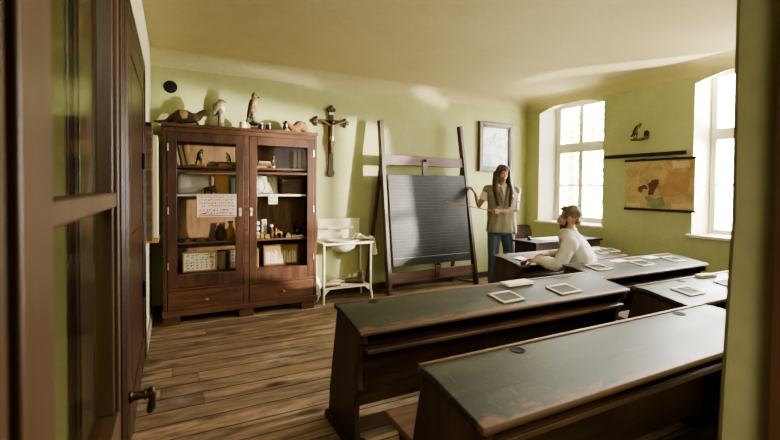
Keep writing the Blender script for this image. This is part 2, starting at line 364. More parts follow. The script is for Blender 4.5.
# right wall with two arched window openings
WIN = [(3.80, 4.93), (1.52, 2.67)]
XO = XR + .30
def arch(y0, y1, zs, zp, n=12): return [(y0+(y1-y0)*i/n, zs+(zp-zs)*(1-(2*i/n-1)**2)) for i in range(n+1)]
ZS = .90
bm = nb(); rv = nb()
def quad(b, *p): b.faces.new([b.verts.new(q) for q in p])
edges = [-.2]
for y0, y1 in sorted(WIN): edges += [y0, y1]
edges.append(YB)
for i in range(0, len(edges), 2):
    b2(bm, (XR, edges[i], 0), (XO+.05, edges[i+1], ZC))
for y0, y1 in WIN:
    b2(bm, (XR, y0, 0), (XO+.05, y1, ZS-.02))
    a = arch(y0, y1, 2.60, 2.70)
    for (ya, za), (yb, zb) in zip(a, a[1:]):
        quad(bm, (XR, ya, za), (XR, yb, zb), (XR, yb, ZC), (XR, ya, ZC))
    o0, o1 = y0+.10, y1-(.12 if y1 > 4 else .055)
    ao = arch(o0, o1, 2.70, 2.78)
    inn = [(y0, ZS-.02)] + a + [(y1, ZS-.02)]; out = [(o0, ZS-.02)] + ao + [(o1, ZS-.02)]
    for (p, q), (r, s) in zip(zip(inn, inn[1:]), zip(out, out[1:])):
        quad(rv, (XR, *p), (XR, *q), (XO, *s), (XO, *r))
    for (ya, za), (yb, zb) in zip(ao, ao[1:]):
        quad(rv, (XO, ya, za), (XO, yb, zb), (XO, yb, ZC), (XO, ya, ZC))
    quad(rv, (XO, y0, ZS-.02), (XO, o0, ZS-.02), (XO, o0, 2.7), (XO, y0, 2.7)); quad(rv, (XO, y1, ZS-.02), (XO, o1, ZS-.02), (XO, o1, 2.7), (XO, y1, 2.7))
    quad(rv, (XO, y0, 2.69), (XO, o0, 2.69), (XO, o0, ZC), (XO, y0, ZC)); quad(rv, (XO, y1, 2.69), (XO, o1, 2.69), (XO, o1, ZC), (XO, y1, ZC))
wr = struct('wall_right', bm, wall_mat('greyer olive limewash', '#a6a984', '#b5b893', '#9a9d78'), smooth=False)
struct('window_reveal', rv, 'reveal', wr, smooth=True)
# front wall: thick, pierced by the doorway the camera looks through
bm = nb()
zs = [(0, .462), (.5, .462), (.75, .457), (.89, .450), (1.05, .446), (1.2, .442), (1.34, .437), (1.66, .439), (2.2, .440)]
for (z0, ya), (z1, yb) in zip(zs, zs[1:]):
    def ring(z, yc): return [V(XR+.3, -.2, z), V(XR+.3, yc+.0055, z), V(1.012, yc+.0055, z), V(1.0, yc-.0065, z), V(1.0, -.2, z)]
    loft(bm, [ring(z0, ya), ring(z1, yb)])
b2(bm, (XL, -.2, 2.2), (XR+.3, .44, ZC))
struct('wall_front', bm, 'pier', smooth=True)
bm = nb(); b2(bm, (.962, .02, 0), (.999, .358, 2.2)); struct('trim_1', bm, 'leaf', bevel=.004)
bm = nb(); b2(bm, (XL-1.2, -2.3, 0), (XR+.3, -2.1, ZC)); struct('wall_hall', bm, 'hall', smooth=False)
bm = nb(); b2(bm, (1.9, -2.1, 0), (2.05, -.2, ZC)); struct('wall_hall_side', bm, 'hall', smooth=False)
# cove between walls and ceiling
def cove_prof(n=6, r=.15): return [(r*(1-math.cos(PI/2*i/n)) if 0 else r*(1-math.sin(PI/2*(1-i/n))), ZV+(ZC-ZV)*(i/n)) for i in range(n+1)]
cp = [(0, ZV), (.008, ZV+.02), (.02, ZV+.05), (.042, ZV+.085), (.075, ZV+.115), (.12, ZV+.137), (.17, ZC)]
bm = nb(); prism(bm, [(YB-d, z) for d, z in cp] + [(YB+.02, ZC), (YB+.02, ZV)], 'x', XL, XR); struct('trim_2', bm, 'ceil')
bm = nb()
segs = [(YF, 1.52), (2.67, 3.80), (4.93, YB)]
prism(bm, [(XR-d, z) for d, z in cp] + [(XR+.02, ZC), (XR+.02, ZV)], 'y', YF, YB); struct('trim_3', bm, wall_mat('cove shade plaster', '#bfb485', '#cbc094', '#b3a878'))
# baseboards
bm = nb(); b2(bm, (XL, 4.02, 0), (XL+.022, YB, .09)); struct('baseboard_left', bm, plain('grey worn baseboard', '#8d8468', '#a89e80', 9, .7), bevel=.004)
bm = nb(); b2(bm, (XL+.03, YB-.02, 0), (XR, YB, .09)); struct('baseboard_back', bm, plain('dark skirting', '#3d3526', '#554a35', 6, .7), bevel=.004)
bm = nb(); b2(bm, (XR-.02, YF+.05, 0), (XR, YB-.03, .09)); struct('baseboard_right', bm, 'shelf', bevel=.004)

# windows
def window(name, y0, y1, grille, fw=.045, w=.034):
    o0, o1 = y0+.10, y1-(.12 if grille else .055); X = XR+.245; z0, z1 = ZS+.005, 2.74; ym = (o0+o1)/2
    bm = nb()
    b2(bm, (X, o0, z0), (X+.06, o0+fw, z1)); b2(bm, (X, o1-fw, z0), (X+.06, o1, z1))
    b2(bm, (X, o0+fw, z0), (X+.06, o1-fw, z0+fw)); b2(bm, (X, o0+fw, z1-fw), (X+.06, o1-fw, z1+.03))
    b2(bm, (X-.012, o0+fw, 2.0), (X+.06, o1-fw, 2.075))
    win = struct(name, bm, 'sash', bevel=.004)
    for a, b in ((o0+fw, ym), (ym, o1-fw)):
        for c, d in ((z0+fw, 2.0), (2.075, z1-fw)):
            s = nb(); x0, x1 = X+.005, X+.045
            b2(s, (x0, a, c), (x1, a+w, d)); b2(s, (x0, b-w, c), (x1, b, d)); b2(s, (x0, a+w, c), (x1, b-w, c+w)); b2(s, (x0, a+w, d-w), (x1, b-w, d))
            if d < 2.1: b2(s, (x0+.005, a+w, 1.452), (x1, b-w, 1.476))
            so = build('sash', s, 'sash', win, bevel=.003)
            g = nb(); b2(g, (X+.024, a+w, c+w), (X+.027, b-w, d-w)); build('pane', g, 'glass', so, smooth=False)
    k = nb(); b2(k, (X-.012, ym-.012, 2.19), (X, ym+.012, 2.26)); b2(k, (X-.05, ym-.006, 2.23), (X-.01, ym+.006, 2.245)); build('handle', k, 'brass', win, bevel=.003)
    k = nb(); b2(k, (X-.012, ym-.012, 1.36), (X, ym+.012, 1.46)); b2(k, (X-.045, ym-.006, 1.40), (X-.01, ym+.05, 1.415)); build('handle', k, 'brass', win, bevel=.003)
    s = nb(); prism(s, [(y0-.04, XR-.05), (y1+.04, XR-.05), (y1+.04, XR), (y1-.004, XR), (o1, X+.06), (o0, X+.06), (y0+.004, XR), (y0-.04, XR)], 'z', ZS-.035, ZS)
    for v in s.verts: v.co.x, v.co.y = v.co.y, v.co.x
    build('sill', s, 'sash', win, bevel=.006)
    if grille:
        g = nb(); n = 7
        for i in range(n): tube(g, [(XO+.14, o0+(o1-o0)*(i+.5)/n, ZS), (XO+.14, o0+(o1-o0)*(i+.5)/n, 2.74)], .008, 6)
        for z in (1.2, 2.05, 2.6): b2(g, (XO+.13, o0-.02, z-.01), (XO+.15, o1+.02, z+.01))
        build('grille', g, plain('pale painted iron', '#c9c9c0', '#d8d8d0', 5, .5), win)
window('window_1', *WIN[0], True); window('window_2', *WIN[1], False, .026, .026)

# built-in double door in the left wall
def wall_door():
    bm = nb(); x = XL
    for y0, y1 in ((1.16, 1.30), (3.86, 4.01)):
        b2(bm, (x, y0, 0), (x+.008, y1, 2.41)); b2(bm, (x+.007, y0+.02, 0), (x+.012, y1-.02, 2.39)); b2(bm, (x+.011, y0+.055, 0), (x+.016, y1-.055, 2.36))
    b2(bm, (x, 1.30, 2.27), (x+.008, 3.86, 2.41)); b2(bm, (x+.007, 1.28, 2.29), (x+.012, 3.88, 2.39)); b2(bm, (x+.011, 1.25, 2.325), (x+.016, 3.91, 2.36))
    d = struct('door_1', bm, 'door', bevel=.003)
    for y0, y1 in ((1.305, 2.575), (2.585, 3.855)):
        p = nb(); b2(p, (x, y0, .005), (x+.002, y1, 2.265))
        for a, b in ((y0, y0+.13), (y1-.13, y1)): b2(p, (x+.001, a, .005), (x+.007, b, 2.265))
        for a, b in ((.005, .22), (.98, 1.12), (2.12, 2.265)): b2(p, (x+.001, y0+.12, a), (x+.007, y1-.12, b))
        for a, b in ((.27, .93), (1.17, 2.07)): b2(p, (x+.001, y0+.19, a), (x+.004, y1-.19, b))
        l = build('leaf', p, 'door', d, bevel=.004)
    for z in (1.58, .62):
        h = nb(); tube(h, [(x+.019, 3.66, z-.06), (x+.019, 3.66, z+.06)], .009, 8); b2(h, (x+.006, 3.63, z-.05), (x+.014, 3.70, z+.05)); build('hinge', h, 'iron', d)
wall_door()
# glazed door standing open beside the camera
def glazed_leaf():
    xf, xb = -.10, -.142; y0, y1 = .10, 1.222
    bm = nb(); zt = 2.1
    b2(bm, (xb, y0, .01), (xf, .372, zt)); b2(bm, (xb, .372, .01), (xf-.012, .402, zt)); b2(bm, (xb, .402, .01), (xf, .498, zt))
    b2(bm, (xb, 1.03, .01), (xf, y1, zt)); b2(bm, (xb, .498, .01), (xf, 1.03, .93)); b2(bm, (xb, .498, 1.98), (xf, 1.03, zt))
    for (a, b) in ((.498, .515), (1.012, 1.03)): b2(bm, (xb+.006, a, .93), (xf-.008, b, 1.98))
    prism(bm, [(.93, xf+.002), (.965, xf-.014), (.965, xb+.006), (.93, xb+.006)], 'x', 0, 1)
    for v in bm.verts[-8:] if False else []: pass
    d = struct('door_2', bm, 'leaf', bevel=.003)
    # mouldings
    m = nb()
    for y in (1.06, 1.10, 1.15, 1.19): b2(m, (xf-.002, y-.008, .02), (xf+.005, y+.008, 2.09))
    build('stile_moulding', m, 'door', d, bevel=.003)
    m = nb(); b2(m, (xb+.008, .5, 1.355), (xf-.003, 1.028, 1.385)); build('glazing_bar', m, 'leaf', d, bevel=.004)
    g = nb(); b2(g, (xb+.018, .51, .94), (xb+.021, 1.02, 1.97)); build('pane', g, 'dglass', d, smooth=False)
    h = nb(); b2(h, (xf, 1.165, .80), (xf+.004, 1.21, .96)); build('lock_plate', h, 'iron', d, bevel=.002)
    h = nb(); R = Matrix.Rotation(PI/2, 3, 'Y'); lathe(h, [(.012, 0), (.016, .004), (.011, .01), (.010, .03), (.014, .034), (.010, .04), (.010, .05)], (xf+.004, 1.188, .885), 14, R)
    tube(h, [(xf+.05, 1.188, .90), (xf+.052, 1.188, .885), (xf+.053, 1.188, .868), (xf+.051, 1.188, .850), (xf+.046, 1.188, .838)], [.006, .010, .008, .010, .006], 10)
    build('handle', h, plain('dark bronze handle', '#3a2a1c', '#5a4330', 9, .35, .6), d)
glazed_leaf()

# things on the left wall
o = thing('hanging_board', 'tall brown wooden board hung on left wall beside the door casing', 'board', (XL, 4.06, .93))
bm = nb(); b2(bm, (.0, 0, 0), (.056, .22, 1.0)); build('panel', bm, 'edge', o, bevel=.004)
bm = nb(); b2(bm, (.004, -.012, .96), (.05, 0, .99)); build('hanger', bm, 'iron', o)
o = thing('rolled_chart', 'cream paper chart board hung on left wall behind the brown board', 'chart', (XL, 4.32, .93))
bm = nb(); b2(bm, (.0, 0, 0), (.088, .28, .92)); build('sheet', bm, 'cream', o, bevel=.006)
bm = nb(); b2(bm, (.0, -.01, -.045), (.094, .29, -.002)); build('bottom_rod', bm, 'kraft', o, bevel=.006)
# stove pipe hole
bm = nb(); R = Matrix.Rotation(PI/2, 3, 'X'); lathe(bm, [(.068, 0), (.068, .006), (.06, .012), (0, .012)], (-.02, YB, 2.475), 28, R)
tag(build('flue_cover', bm, 'black'), 'round black flue hole cover high on back wall', 'flue cover')

# ------------------------------------------------------------------ display cabinet
CX0, CX1, CYF, CYB = -.10, 1.487, 4.70, 5.165
cab = thing('display_cabinet', 'tall dark walnut two-door glazed cabinet with stuffed animals standing on top', 'cabinet', (0, 0, 0))
cab.location = (.69, CYF, 0)
def cb(p, q, bm): b2(bm, (p[0]-.69, p[1], p[2]), (q[0]-.69, q[1], q[2]))
D = CYB-CYF
def cpart(name, boxes, mat, parent=cab, bevel=.004):
    bm = nb()
    for p, q in boxes: cb(p, q, bm)
    return build(name, bm, mat, parent, bevel=bevel)
for x0, x1 in ((CX0+.012, CX0+.034), (CX1-.034, CX1-.012)): cpart('side_panel', [((x0, .02, .085), (x1, D, 1.96))], 'cab')
cpart('back_panel', [((CX0+.034, D-.015, .10), (CX1-.034, D, 1.96))], 'cabin')
cpart('cornice', [((CX0, -.015, 1.985), (CX1, D, 2.02)), ((CX0+.012, 0, 1.937), (CX1-.012, D, 1.985))], 'cabx')
cpart('base_rail', [((CX0, -.012, .085), (CX1, D, .15)), ], 'cabx')
cpart('drawer_rail', [((CX0+.034, 0, .345), (CX1-.034, D-.015, .372))], 'cabx')
cpart('front_stile', [((CX0+.012, 0, .15), (-.052, .03, 1.937))], 'cab'); cpart('front_stile', [((1.44, 0, .15), (CX1-.012, .03, 1.937))], 'cab')
cpart('centre_stile', [((.672, -.004, .15), (.722, .03, 1.937))], 'cabx')
for x0 in (CX0+.012, .625, 1.30): cpart('foot', [((x0, .0, 0), (x0+.15, .06, .085))], 'cabx')
for x0 in (CX0+.012, 1.30): cpart('foot', [((x0, D-.08, 0), (x0+.15, D, .085))], 'cabx')
for x0, x1, kx in ((-.05, .67, .31), (.724, 1.438, 1.095)):
    d = cpart('drawer', [((x0+.003, -.006, .153), (x1-.003, .38, .342))], 'cabx')
    k = nb(); lathe(k, [(.006, 0), (.006, .012), (.013, .018), (.014, .024), (.008, .03), (0, .031)], (kx-.69, -.006, .24), 14, Matrix.Rotation(PI/2, 3, 'X')); build('knob', k, 'brass', d)
    g0, g1 = (.036, .588) if x0 < 0 else (.808, 1.360)
    d = cpart('door', [((x0+.002, -.008, .375), (g0, .02, 1.935)), ((g1, -.008, .375), (x1-.002, .02, 1.935)), ((g0, -.008, .375), (g1, .02, .50)), ((g0, -.008, 1.843), (g1, .02, 1.935)), ((g0, -.005, 1.532), (g1, .018, 1.558))], 'cab')
    g = nb(); cb((g0-.004, .008, .49), (g1+.004, .011, 1.85), g); build('glass_pane', g, 'cglass', d, smooth=False)
    lx = .633 if x0 < 0 else .745
    cpart('lock_plate', [((lx-.013, -.012, 1.085), (lx+.013, -.008, 1.17))], 'cream', d, .002)
    k = nb(); box(k, (lx-.69, -.014, 1.13), (.006, .006, .03)); build('keyhole', k, 'iron', d)
    hx = x0+.006 if x0 < 0 else x1-.006
    for z in (.6, 1.15, 1.78): 
        k = nb(); tube(k, [(hx-.69, -.012, z-.035), (hx-.69, -.012, z+.035)], .006, 8); build('hinge', k, 'steel', d)
SH = {'a': 1.605, 'b': 1.315, 'c': .825, 'd': .50}                 # shelf tops
for z in (SH['a'], SH['c']): cpart('shelf', [((CX0+.036, .04, z-.022), (CX1-.036, D-.016, z))], 'shelf')
cpart('shelf', [((CX0+.036, .04, SH['b']-.022), (CX1-.036, D-.016, SH['b']))], 'paperw')
cpart('bottom_board', [((CX0+.036, .03, .47), (CX1-.036, D-.016, SH['d']))], 'shelf')

def xat(px, yy, Y): return at(px, yy, Y).x
# books in the cabinet
def book(name, x, y, z, w, h, d, mat, spine, label, lean=0, group=None, flat=False):
    o = thing(name, label, 'book', (x, y, z), (0, lean, 0), group)
    bm = nb()
    b2(bm, (0, 0, 0), (.003, d, h)); b2(bm, (w-.003, 0, 0), (w, d, h)); build('cover', bm, mat, o)
    bm = nb(); b2(bm, (.003, .004, .003), (w-.003, d-.003, h-.003)); build('pages', bm, 'paper', o)
    bm = nb(); b2(bm, (0, -.004, 0), (w, .004, h)); build('spine', bm, spine, o, bevel=.002)
    return o
xs = [.055, .098, .150]
nm = ['leftmost ochre-spined book leaning in a row on the upper left cabinet shelf', 'grey book leaning between two ochre ones on the upper left cabinet shelf', 'rightmost ochre-spined book leaning in a row on the upper left cabinet shelf']
for i, (x, w, mt, sp) in enumerate(((.045, .024, 'bookg', 'paper'), (.088, .030, 'bookg', 'booko'), (.135, .028, 'bookg', 'booko'))):
    book('leaning_book', x, 4.80, SH['a']+.004, w, .205, .15, mt, sp, ['pale paper-backed book first in the row leaning at left of upper cabinet shelf', 'ochre-spined book leaning in the middle of three on upper cabinet shelf', 'ochre-spined book leaning last of three, nearest the small stuffed bird'][i], -.20, 'leaning books on the upper shelf')
for i, px in enumerate((1.235, 1.285, 1.335)):
    book('bound_book', px, 4.84, SH['a'], .040, .20+.006*i, .16, 'bookd', 'booko', ['leftmost of three dark bound books upright at right of upper cabinet shelf', 'middle of three dark bound books upright at right of upper cabinet shelf', 'rightmost of three dark bound books upright against the cabinet side'][i], 0, 'bound books on the upper shelf')
for i in range(3):
    o = thing('stacked_book', ['bottom wide tan book of the flat stack on upper right cabinet shelf', 'middle brown book of the flat stack on upper right cabinet shelf', 'top small book of the flat stack on upper right cabinet shelf'][i], 'book', (.83+.01*i, 4.82, SH['a']+.027*i), (0, 0, .1*i), 'flat stacked books')
    w, d = (.20, .15, .13)[i], (.14, .12, .1)[i]
    bm = nb(); b2(bm, (0, 0, 0), (w, d, .003)); b2(bm, (0, 0, .021), (w, d, .024)); b2(bm, (0, -.002, 0), (w, .003, .024)); build('cover', bm, ('kraft', 'shelf', 'booko')[i], o)
    bm = nb(); b2(bm, (.004, .004, .003), (w-.004, d-.004, .021)); build('pages', bm, 'paper', o)

def lidbox(name, x, y, z, s, mat, label, lidmat=None, rz=0):
    o = thing(name, label, 'box', (x, y, z), (0, 0, rz)); w, d, h = s
    bm = nb(); b2(bm, (0, 0, 0), (w, d, h*.8)); build('body', bm, mat, o, bevel=.003)
    bm = nb(); b2(bm, (-.003, -.003, h*.8), (w+.003, d+.003, h)); build('lid', bm, lidmat or mat, o, bevel=.003); return o
lidbox('flat_wooden_box', .43, 4.80, SH['a'], (.15, .12, .04), 'kraft', 'flat light wooden box on upper left cabinet shelf under the white bird')
lidbox('cardboard_box', .40, 4.82, SH['b'], (.14, .14, .20), 'kraft', 'tall tan cardboard box on the second left cabinet shelf')
lidbox('card_box', .555, 4.84, SH['b'], (.10, .1, .18), 'blue', 'pale blue box standing right of the tan cardboard box in cabinet')
lidbox('brown_box', 1.12, 4.86, SH['b'], (.24, .16, .17), 'shelf', 'brown wooden box on the second right cabinet shelf')
def leaning_sheet(name, x, y, z, w, h, mat, label, cat='sheet'):
    o = thing(name, label, cat, (x, y, z), (-.2, 0, 0)); bm = nb(); n = 8
    r = [[V(w*i/n, .006*math.sin(i*1.7), 0 if k == 0 else h) + V(0, .002*t, 0) for i in range(n+1) for t in (0,)] for k in (0, 1)]
    vs = [[bm.verts.new(p) for p in q] for q in r]
    for i in range(n): bm.faces.new((vs[0][i], vs[0][i+1], vs[1][i+1], vs[1][i]))
    ob = build('paper', bm, mat, o); s = ob.modifiers.new('t', 'SOLIDIFY'); s.thickness = .003; return o
leaning_sheet('paper_chart', .045, 4.93, SH['b']+.005, .33, .21, 'paperw', 'crumpled white paper chart leaning on the second left cabinet shelf')
leaning_sheet('paper_sheet', .80, 4.93, SH['b']+.005, .28, .21, 'paper', 'cream paper sheet leaning behind the dark hoop in cabinet')
bm = nb(); pts = [(.1*math.cos(2*PI*k/28), 0, .1*math.sin(2*PI*k/28)) for k in range(28)]
rings = []
for p in pts:
    p = Vector(p); n = p.normalized(); rings.append([p + n*.004*math.cos(2*PI*j/6) + V(0, 1, 0)*.004*math.sin(2*PI*j/6) for j in range(6)])
loft(bm, rings, closed=True)
h = build('hoop', bm, 'hoop'); h.location = (.93, 4.885, SH['b']+.107); h.rotation_euler = (-.15, 0, 0); tag(h, 'thin dark ring standing before the cream sheet in right cabinet door', 'hoop')
o = thing('paper_pile', 'low pile of white papers just under the upper left cabinet shelf, behind the glazing bar', 'papers', (.05, 4.9, SH['b']+.001))
bpy.data.objects.remove(o)
# dark model animals on second shelf left
def small_quadruped(name, loc, rz, sc, mat, label, cat):
    o = thing(name, label, cat, loc, (0, 0, rz)); bm = nb()
    ell(bm, (0, 0, .055), (.055, .024, .026)); ell(bm, (.06, 0, .08), (.022, .016, .018)); tube(bm, [(.03, 0, .06), (.06, 0, .08)], [.02, .014]); tube(bm, [(-.05, 0, .06), (-.075, 0, .03)], .005)
    for x in (-.035, .035):
        for y in (-.014, .014): tube(bm, [(x, y, .05), (x, y, .0)], [.009, .006])
    for v in bm.verts: v.co *= sc
    remesh('body', bm, mat, o, .004*sc, 2); return o
small_quadruped('model_animal', (.33, 4.80, SH['b']), .2, .95, 'furd', 'small dark model animal in front of the crumpled chart', 'model animal')
small_quadruped('model_animal', (.39, 4.795, SH['b']), 2.7, .7, 'shoeb', 'tiny reddish model animal beside the tan cardboard box', 'model animal')

# sheets of letters and specimen cases: printed marks are mesh on the sheet
def marks(sheet, x0, x1, z0, z1, rows, cols, mat, y, fill=.72, hfill=.55, seed=1, skip=.1):
    """prints rows of small marks on a sheet, as faces of the sheet's own mesh"""
    rnd = random.Random(seed); dz = (z1-z0)/rows; dx = (x1-x0)/cols
    bm = nb(); bm.from_mesh(sheet.data); mi = len(sheet.data.materials); sheet.data.materials.append(M[mat])
    def q4(a, b, c, d):
        f = bm.faces.new([bm.verts.new(p) for p in ((a, y, c), (b, y, c), (b, y, d), (a, y, d))]); f.material_index = mi
    for r in range(rows):
        for c in range(cols):
            if rnd.random() < skip: continue
            cx = x0+dx*(c+.5); cz = z1-dz*(r+.5); w = dx*fill*rnd.uniform(.5, 1); h = dz*hfill*rnd.uniform(.6, 1); k = rnd.random()
            if k < .4: q4(cx-w/2, cx-w*.2, cz-h/2, cz+h/2); q4(cx-w*.2, cx+w/2, cz+h*.2, cz+h/2)
            elif k < .75: q4(cx-w/2, cx+w/2, cz-h/2, cz-h*.2); q4(cx+w*.1, cx+w*.4, cz-h*.2, cz+h/2)
            else: q4(cx-w/2, cx+w/2, cz-h*.3, cz+h*.3)
    bm.to_mesh(sheet.data); bm.free()
# pink letter sheet hung outside on the left door glass
p0 = at(197, 194, 4.68); p1 = at(236.5, 216.5, 4.68)
o = thing('letter_sheet', 'pale pink sheet with rows of red letters hung on left cabinet door', 'sheet', (p0.x, 4.684, p1.z))
W, H = p1.x-p0.x, p0.z-p1.z
bm = nb(); b2(bm, (0, 0, 0), (W, .002, H)); sht = build('paper', bm, 'pink', o, smooth=False)
marks(sht, .015, W-.012, .02, H*.38, 2, 11, 'red', -.0012, seed=3, fill=.95, hfill=.75, skip=.05); marks(sht, .015, W-.012, H*.42, H*.93, 4, 17, 'red', -.0012, seed=4, fill=.95, hfill=.7, skip=.05)
for a, b in ((H*.955, H*.97), (.01, .018)): bm = nb(); b2(bm, (.012, -.0012, a), (W-.012, -.001, b)); build('border', bm, 'red', o, smooth=False)
p0 = at(268.5, 195, 4.735); p1 = at(277.5, 204, 4.735)
o = thing('small_card', 'small white card with dark marks hung from the white shelf edge', 'card', (p0.x, 4.732, p1.z))
W, H = p1.x-p0.x, p0.z-p1.z; bm = nb(); b2(bm, (0, 0, 0), (W, .002, H)); sht = build('paper', bm, 'paperw', o, smooth=False); marks(sht, .008, W-.008, .01, H-.01, 2, 3, 'ink', -.0012, seed=8, skip=0)
def case(name, x0, x1, y, z, h, label, rows, cols, frame='kraft', cat='specimen case', seed=1, inkm='ink', lean=-.12, bg='paper'):
    o = thing(name, label, cat, (x0, y, z), (lean, 0, 0)); w = x1-x0
    bm = nb(); f = .014
    b2(bm, (0, 0, 0), (f, .03, h)); b2(bm, (w-f, 0, 0), (w, .03, h)); b2(bm, (f, 0, 0), (w-f, .03, f)); b2(bm, (f, 0, h-f), (w-f, .03, h)); build('frame', bm, frame, o, bevel=.002)
    bm = nb(); b2(bm, (f, .012, f), (w-f, .028, h-f)); sht = build('backing', bm, bg, o, smooth=False)
    marks(sht, f+.012, w-f-.012, f+.008, h-f-.008, rows, cols, inkm, .0112, seed=seed, fill=.8, hfill=.62); return o
case('specimen_case', .085, .415, 4.82, SH['d']+.004, .205, 'white specimen case with five rows of dark items on bottom cabinet shelf', 6, 6, seed=11)
case('specimen_case', .54, .70, 4.82, SH['d']+.004, .215, 'narrow white specimen case beside the centre post on bottom cabinet shelf', 5, 3, seed=12)
lidbox('green_box', .43, 4.84, SH['d'], (.075, .1, .2), 'bookg', 'grey green upright box between the two specimen cases')
case('specimen_case', .79, .85, 4.82, SH['d']+.004, .205, 'slim pale chart at left of the right bottom cabinet shelf', 5, 2, seed=13)
# picture of tall dried plants
o = thing('framed_plants', 'framed panel of tall pale dried plants on bottom right cabinet shelf', 'picture', (.905, 4.84, SH['d']+.004), (-.12, 0, 0))
w, h, f = .40, .235, .014; bm = nb()
b2(bm, (0, 0, 0), (f, .03, h)); b2(bm, (w-f, 0, 0), (w, .03, h)); b2(bm, (f, 0, 0), (w-f, .03, f)); b2(bm, (f, 0, h-f), (w-f, .03, h)); build('frame', bm, 'shelf', o, bevel=.002)
bm = nb(); b2(bm, (f, .012, f), (w-f, .028, h-f)); sht = build('backing', bm, 'kraft', o, smooth=False)
bm = nb(); rnd = random.Random(5)
for i in range(20):
    x = .03+.35*i/20+rnd.uniform(0, .01); t = .12+rnd.uniform(0, .04)
    pts = [(x-.006, .0112, .025), (x+.006, .0112, .025), (x+.008+rnd.uniform(-.008, .008), .0112, t), (x-.002, .0112, t+.02)]
    quad(bm, *pts)
build('dried_plant', bm, 'paper', o, smooth=False)
marks(sht, .12, .29, .205, .218, 1, 12, 'ink', .0112, seed=6)

# third shelf
def lathe_thing(name, x, y, z, prof, mat, label, cat):
    o = thing(name, label, cat, (x, y, z)); bm = nb(); lathe(bm, prof); build('body', bm, mat, o); return o
o = lathe_thing('vase', .555, 4.84, SH['c'], [(.03, 0), (.045, .03), (.05, .07), (.035, .12), (.02, .15), (.024, .19), (.018, .19), (0, .15)], 'kraft', 'tan narrow necked vase on the third left cabinet shelf', 'vase')
bm = nb(); lathe(bm, [(.026, .183), (.03, .19), (.024, .196), (.02, .19)]); build('rim', bm, 'bookd', o)
o = lathe_thing('dark_jar', .45, 4.85, SH['c'], [(.04, 0), (.055, .03), (.05, .09), (.03, .12), (.03, .135), (0, .13)], 'bookd', 'squat dark jar left of the tan vase in cabinet', 'jar')
bm = nb(); lathe(bm, [(.032, .136), (.034, .15), (.01, .158), (.01, .17), (0, .172)]); build('lid', bm, 'shelf', o)
for i in range(5):
    x = .06+.07*i
    o = thing('mineral_lump', ['first flat dark stone from the left edge of third cabinet shelf', 'second flat dark stone from the left on third cabinet shelf', 'third and middle flat dark stone on third cabinet shelf', 'fourth flat dark stone from the left on third cabinet shelf', 'fifth flat dark stone, nearest the squat dark jar'][i], 'stone', (x, 4.785+.01*(i % 2), SH['c']), (0, 0, i), 'flat stones on the third shelf')
    bm = nb(); q = ell(bm, (0, 0, .011), (.028, .02, .014), seg=12)
    for v in q: v.co += v.co.normalized()*noise.noise(v.co*60+V(i, 0, 0))*.006; v.co.z = max(0, v.co.z)
    build('stone', bm, 'bookg' if i % 2 else 'bookd', o)
# cards with circles and zigzags
o = thing('pattern_card', 'upright black card with pale rings on third right cabinet shelf', 'card', (.815, 4.84, SH['c']), (-.1, 0, 0))
bm = nb(); b2(bm, (0, 0, 0), (.055, .004, .205)); build('card', bm, 'bookd', o)
bm = nb()
for z in (.045, .105, .165): lathe(bm, [(.014, 0), (.022, 0), (.022, .001), (.014, .001)], (.0275, -.0005, z), 16, Matrix.Rotation(PI/2, 3, 'X'))
build('ring_pattern', bm, 'paper', o)
o = thing('pattern_card', 'upright white card with black zigzag on third right cabinet shelf', 'card', (.89, 4.85, SH['c']), (-.1, 0, 0))
bm = nb(); b2(bm, (0, 0, 0), (.052, .004, .205)); build('card', bm, 'paperw', o)
bm = nb()
for k in range(6):
    z = .02+k*.028; oriented(bm, [(.004, z), (.026, z+.02), (.048, z), (.048, z+.012), (.026, z+.032), (.004, z+.012)], V(0, -.0006, 0), V(1, 0, 0), V(0, 0, 1), V(0, -.0006, 0))
build('zigzag_pattern', bm, 'ink', o, smooth=False)
for i, (x, w) in enumerate(((.81, .04), (.86, .035), (.905, .05))):
    o = lidbox('wood_block', x, 4.775, SH['c'], (w, .035, .045+.01*(i % 2)), 'kraft', ['left small tan wooden block in front of the ring card', 'middle small tan wooden block in front of the cards', 'right small tan wooden block in front of the zigzag card'][i]); o['category'] = 'block'; o['group'] = 'small wooden blocks'
o = lathe_thing('flask', .985, 4.83, SH['c'], [(.03, 0), (.035, .03), (.03, .07), (.016, .1), (.02, .12), (.016, .13), (0, .12)], 'bookd', 'small dark bottle right of the zigzag card', 'bottle')
bm = nb(); lathe(bm, [(.021, .12), (.024, .128), (.02, .14), (.012, .147), (0, .147)]); build('stopper', bm, 'paper', o)
o = thing('toy_cart', 'small yellow wooden toy frame on third right cabinet shelf', 'toy', (1.06, 4.80, SH['c']))
bm = nb(); b2(bm, (-.035, 0, .05), (.045, .04, .065)); b2(bm, (-.035, 0, .0), (-.02, .04, .05)); b2(bm, (.03, 0, .0), (.045, .04, .05)); b2(bm, (-.03, .01, .065), (-.015, .03, .1)); b2(bm, (.0, .01, .065), (.012, .03, .085)); build('body', bm, 'yellow', o, bevel=.003)
bm = nb()
for x in (-.02, .035): lathe(bm, [(.014, 0), (.014, .008), (0, .008)], (x, -.001, .016), 14, Matrix.Rotation(PI/2, 3, 'X'))
build('wheel', bm, 'bookd', o)
o = thing('pyramid_block', 'small grey pyramid block beside the yellow toy', 'block', (1.17, 4.80, SH['c']))
bm = nb(); loft(bm, [[V(-.035, -.03, 0), V(.035, -.03, 0), V(.035, .03, 0), V(-.035, .03, 0)], [V(-.003, -.003, .055), V(.003, -.003, .055), V(.003, .003, .055), V(-.003, .003, .055)]]); build('body', bm, 'bookg', o, smooth=False)
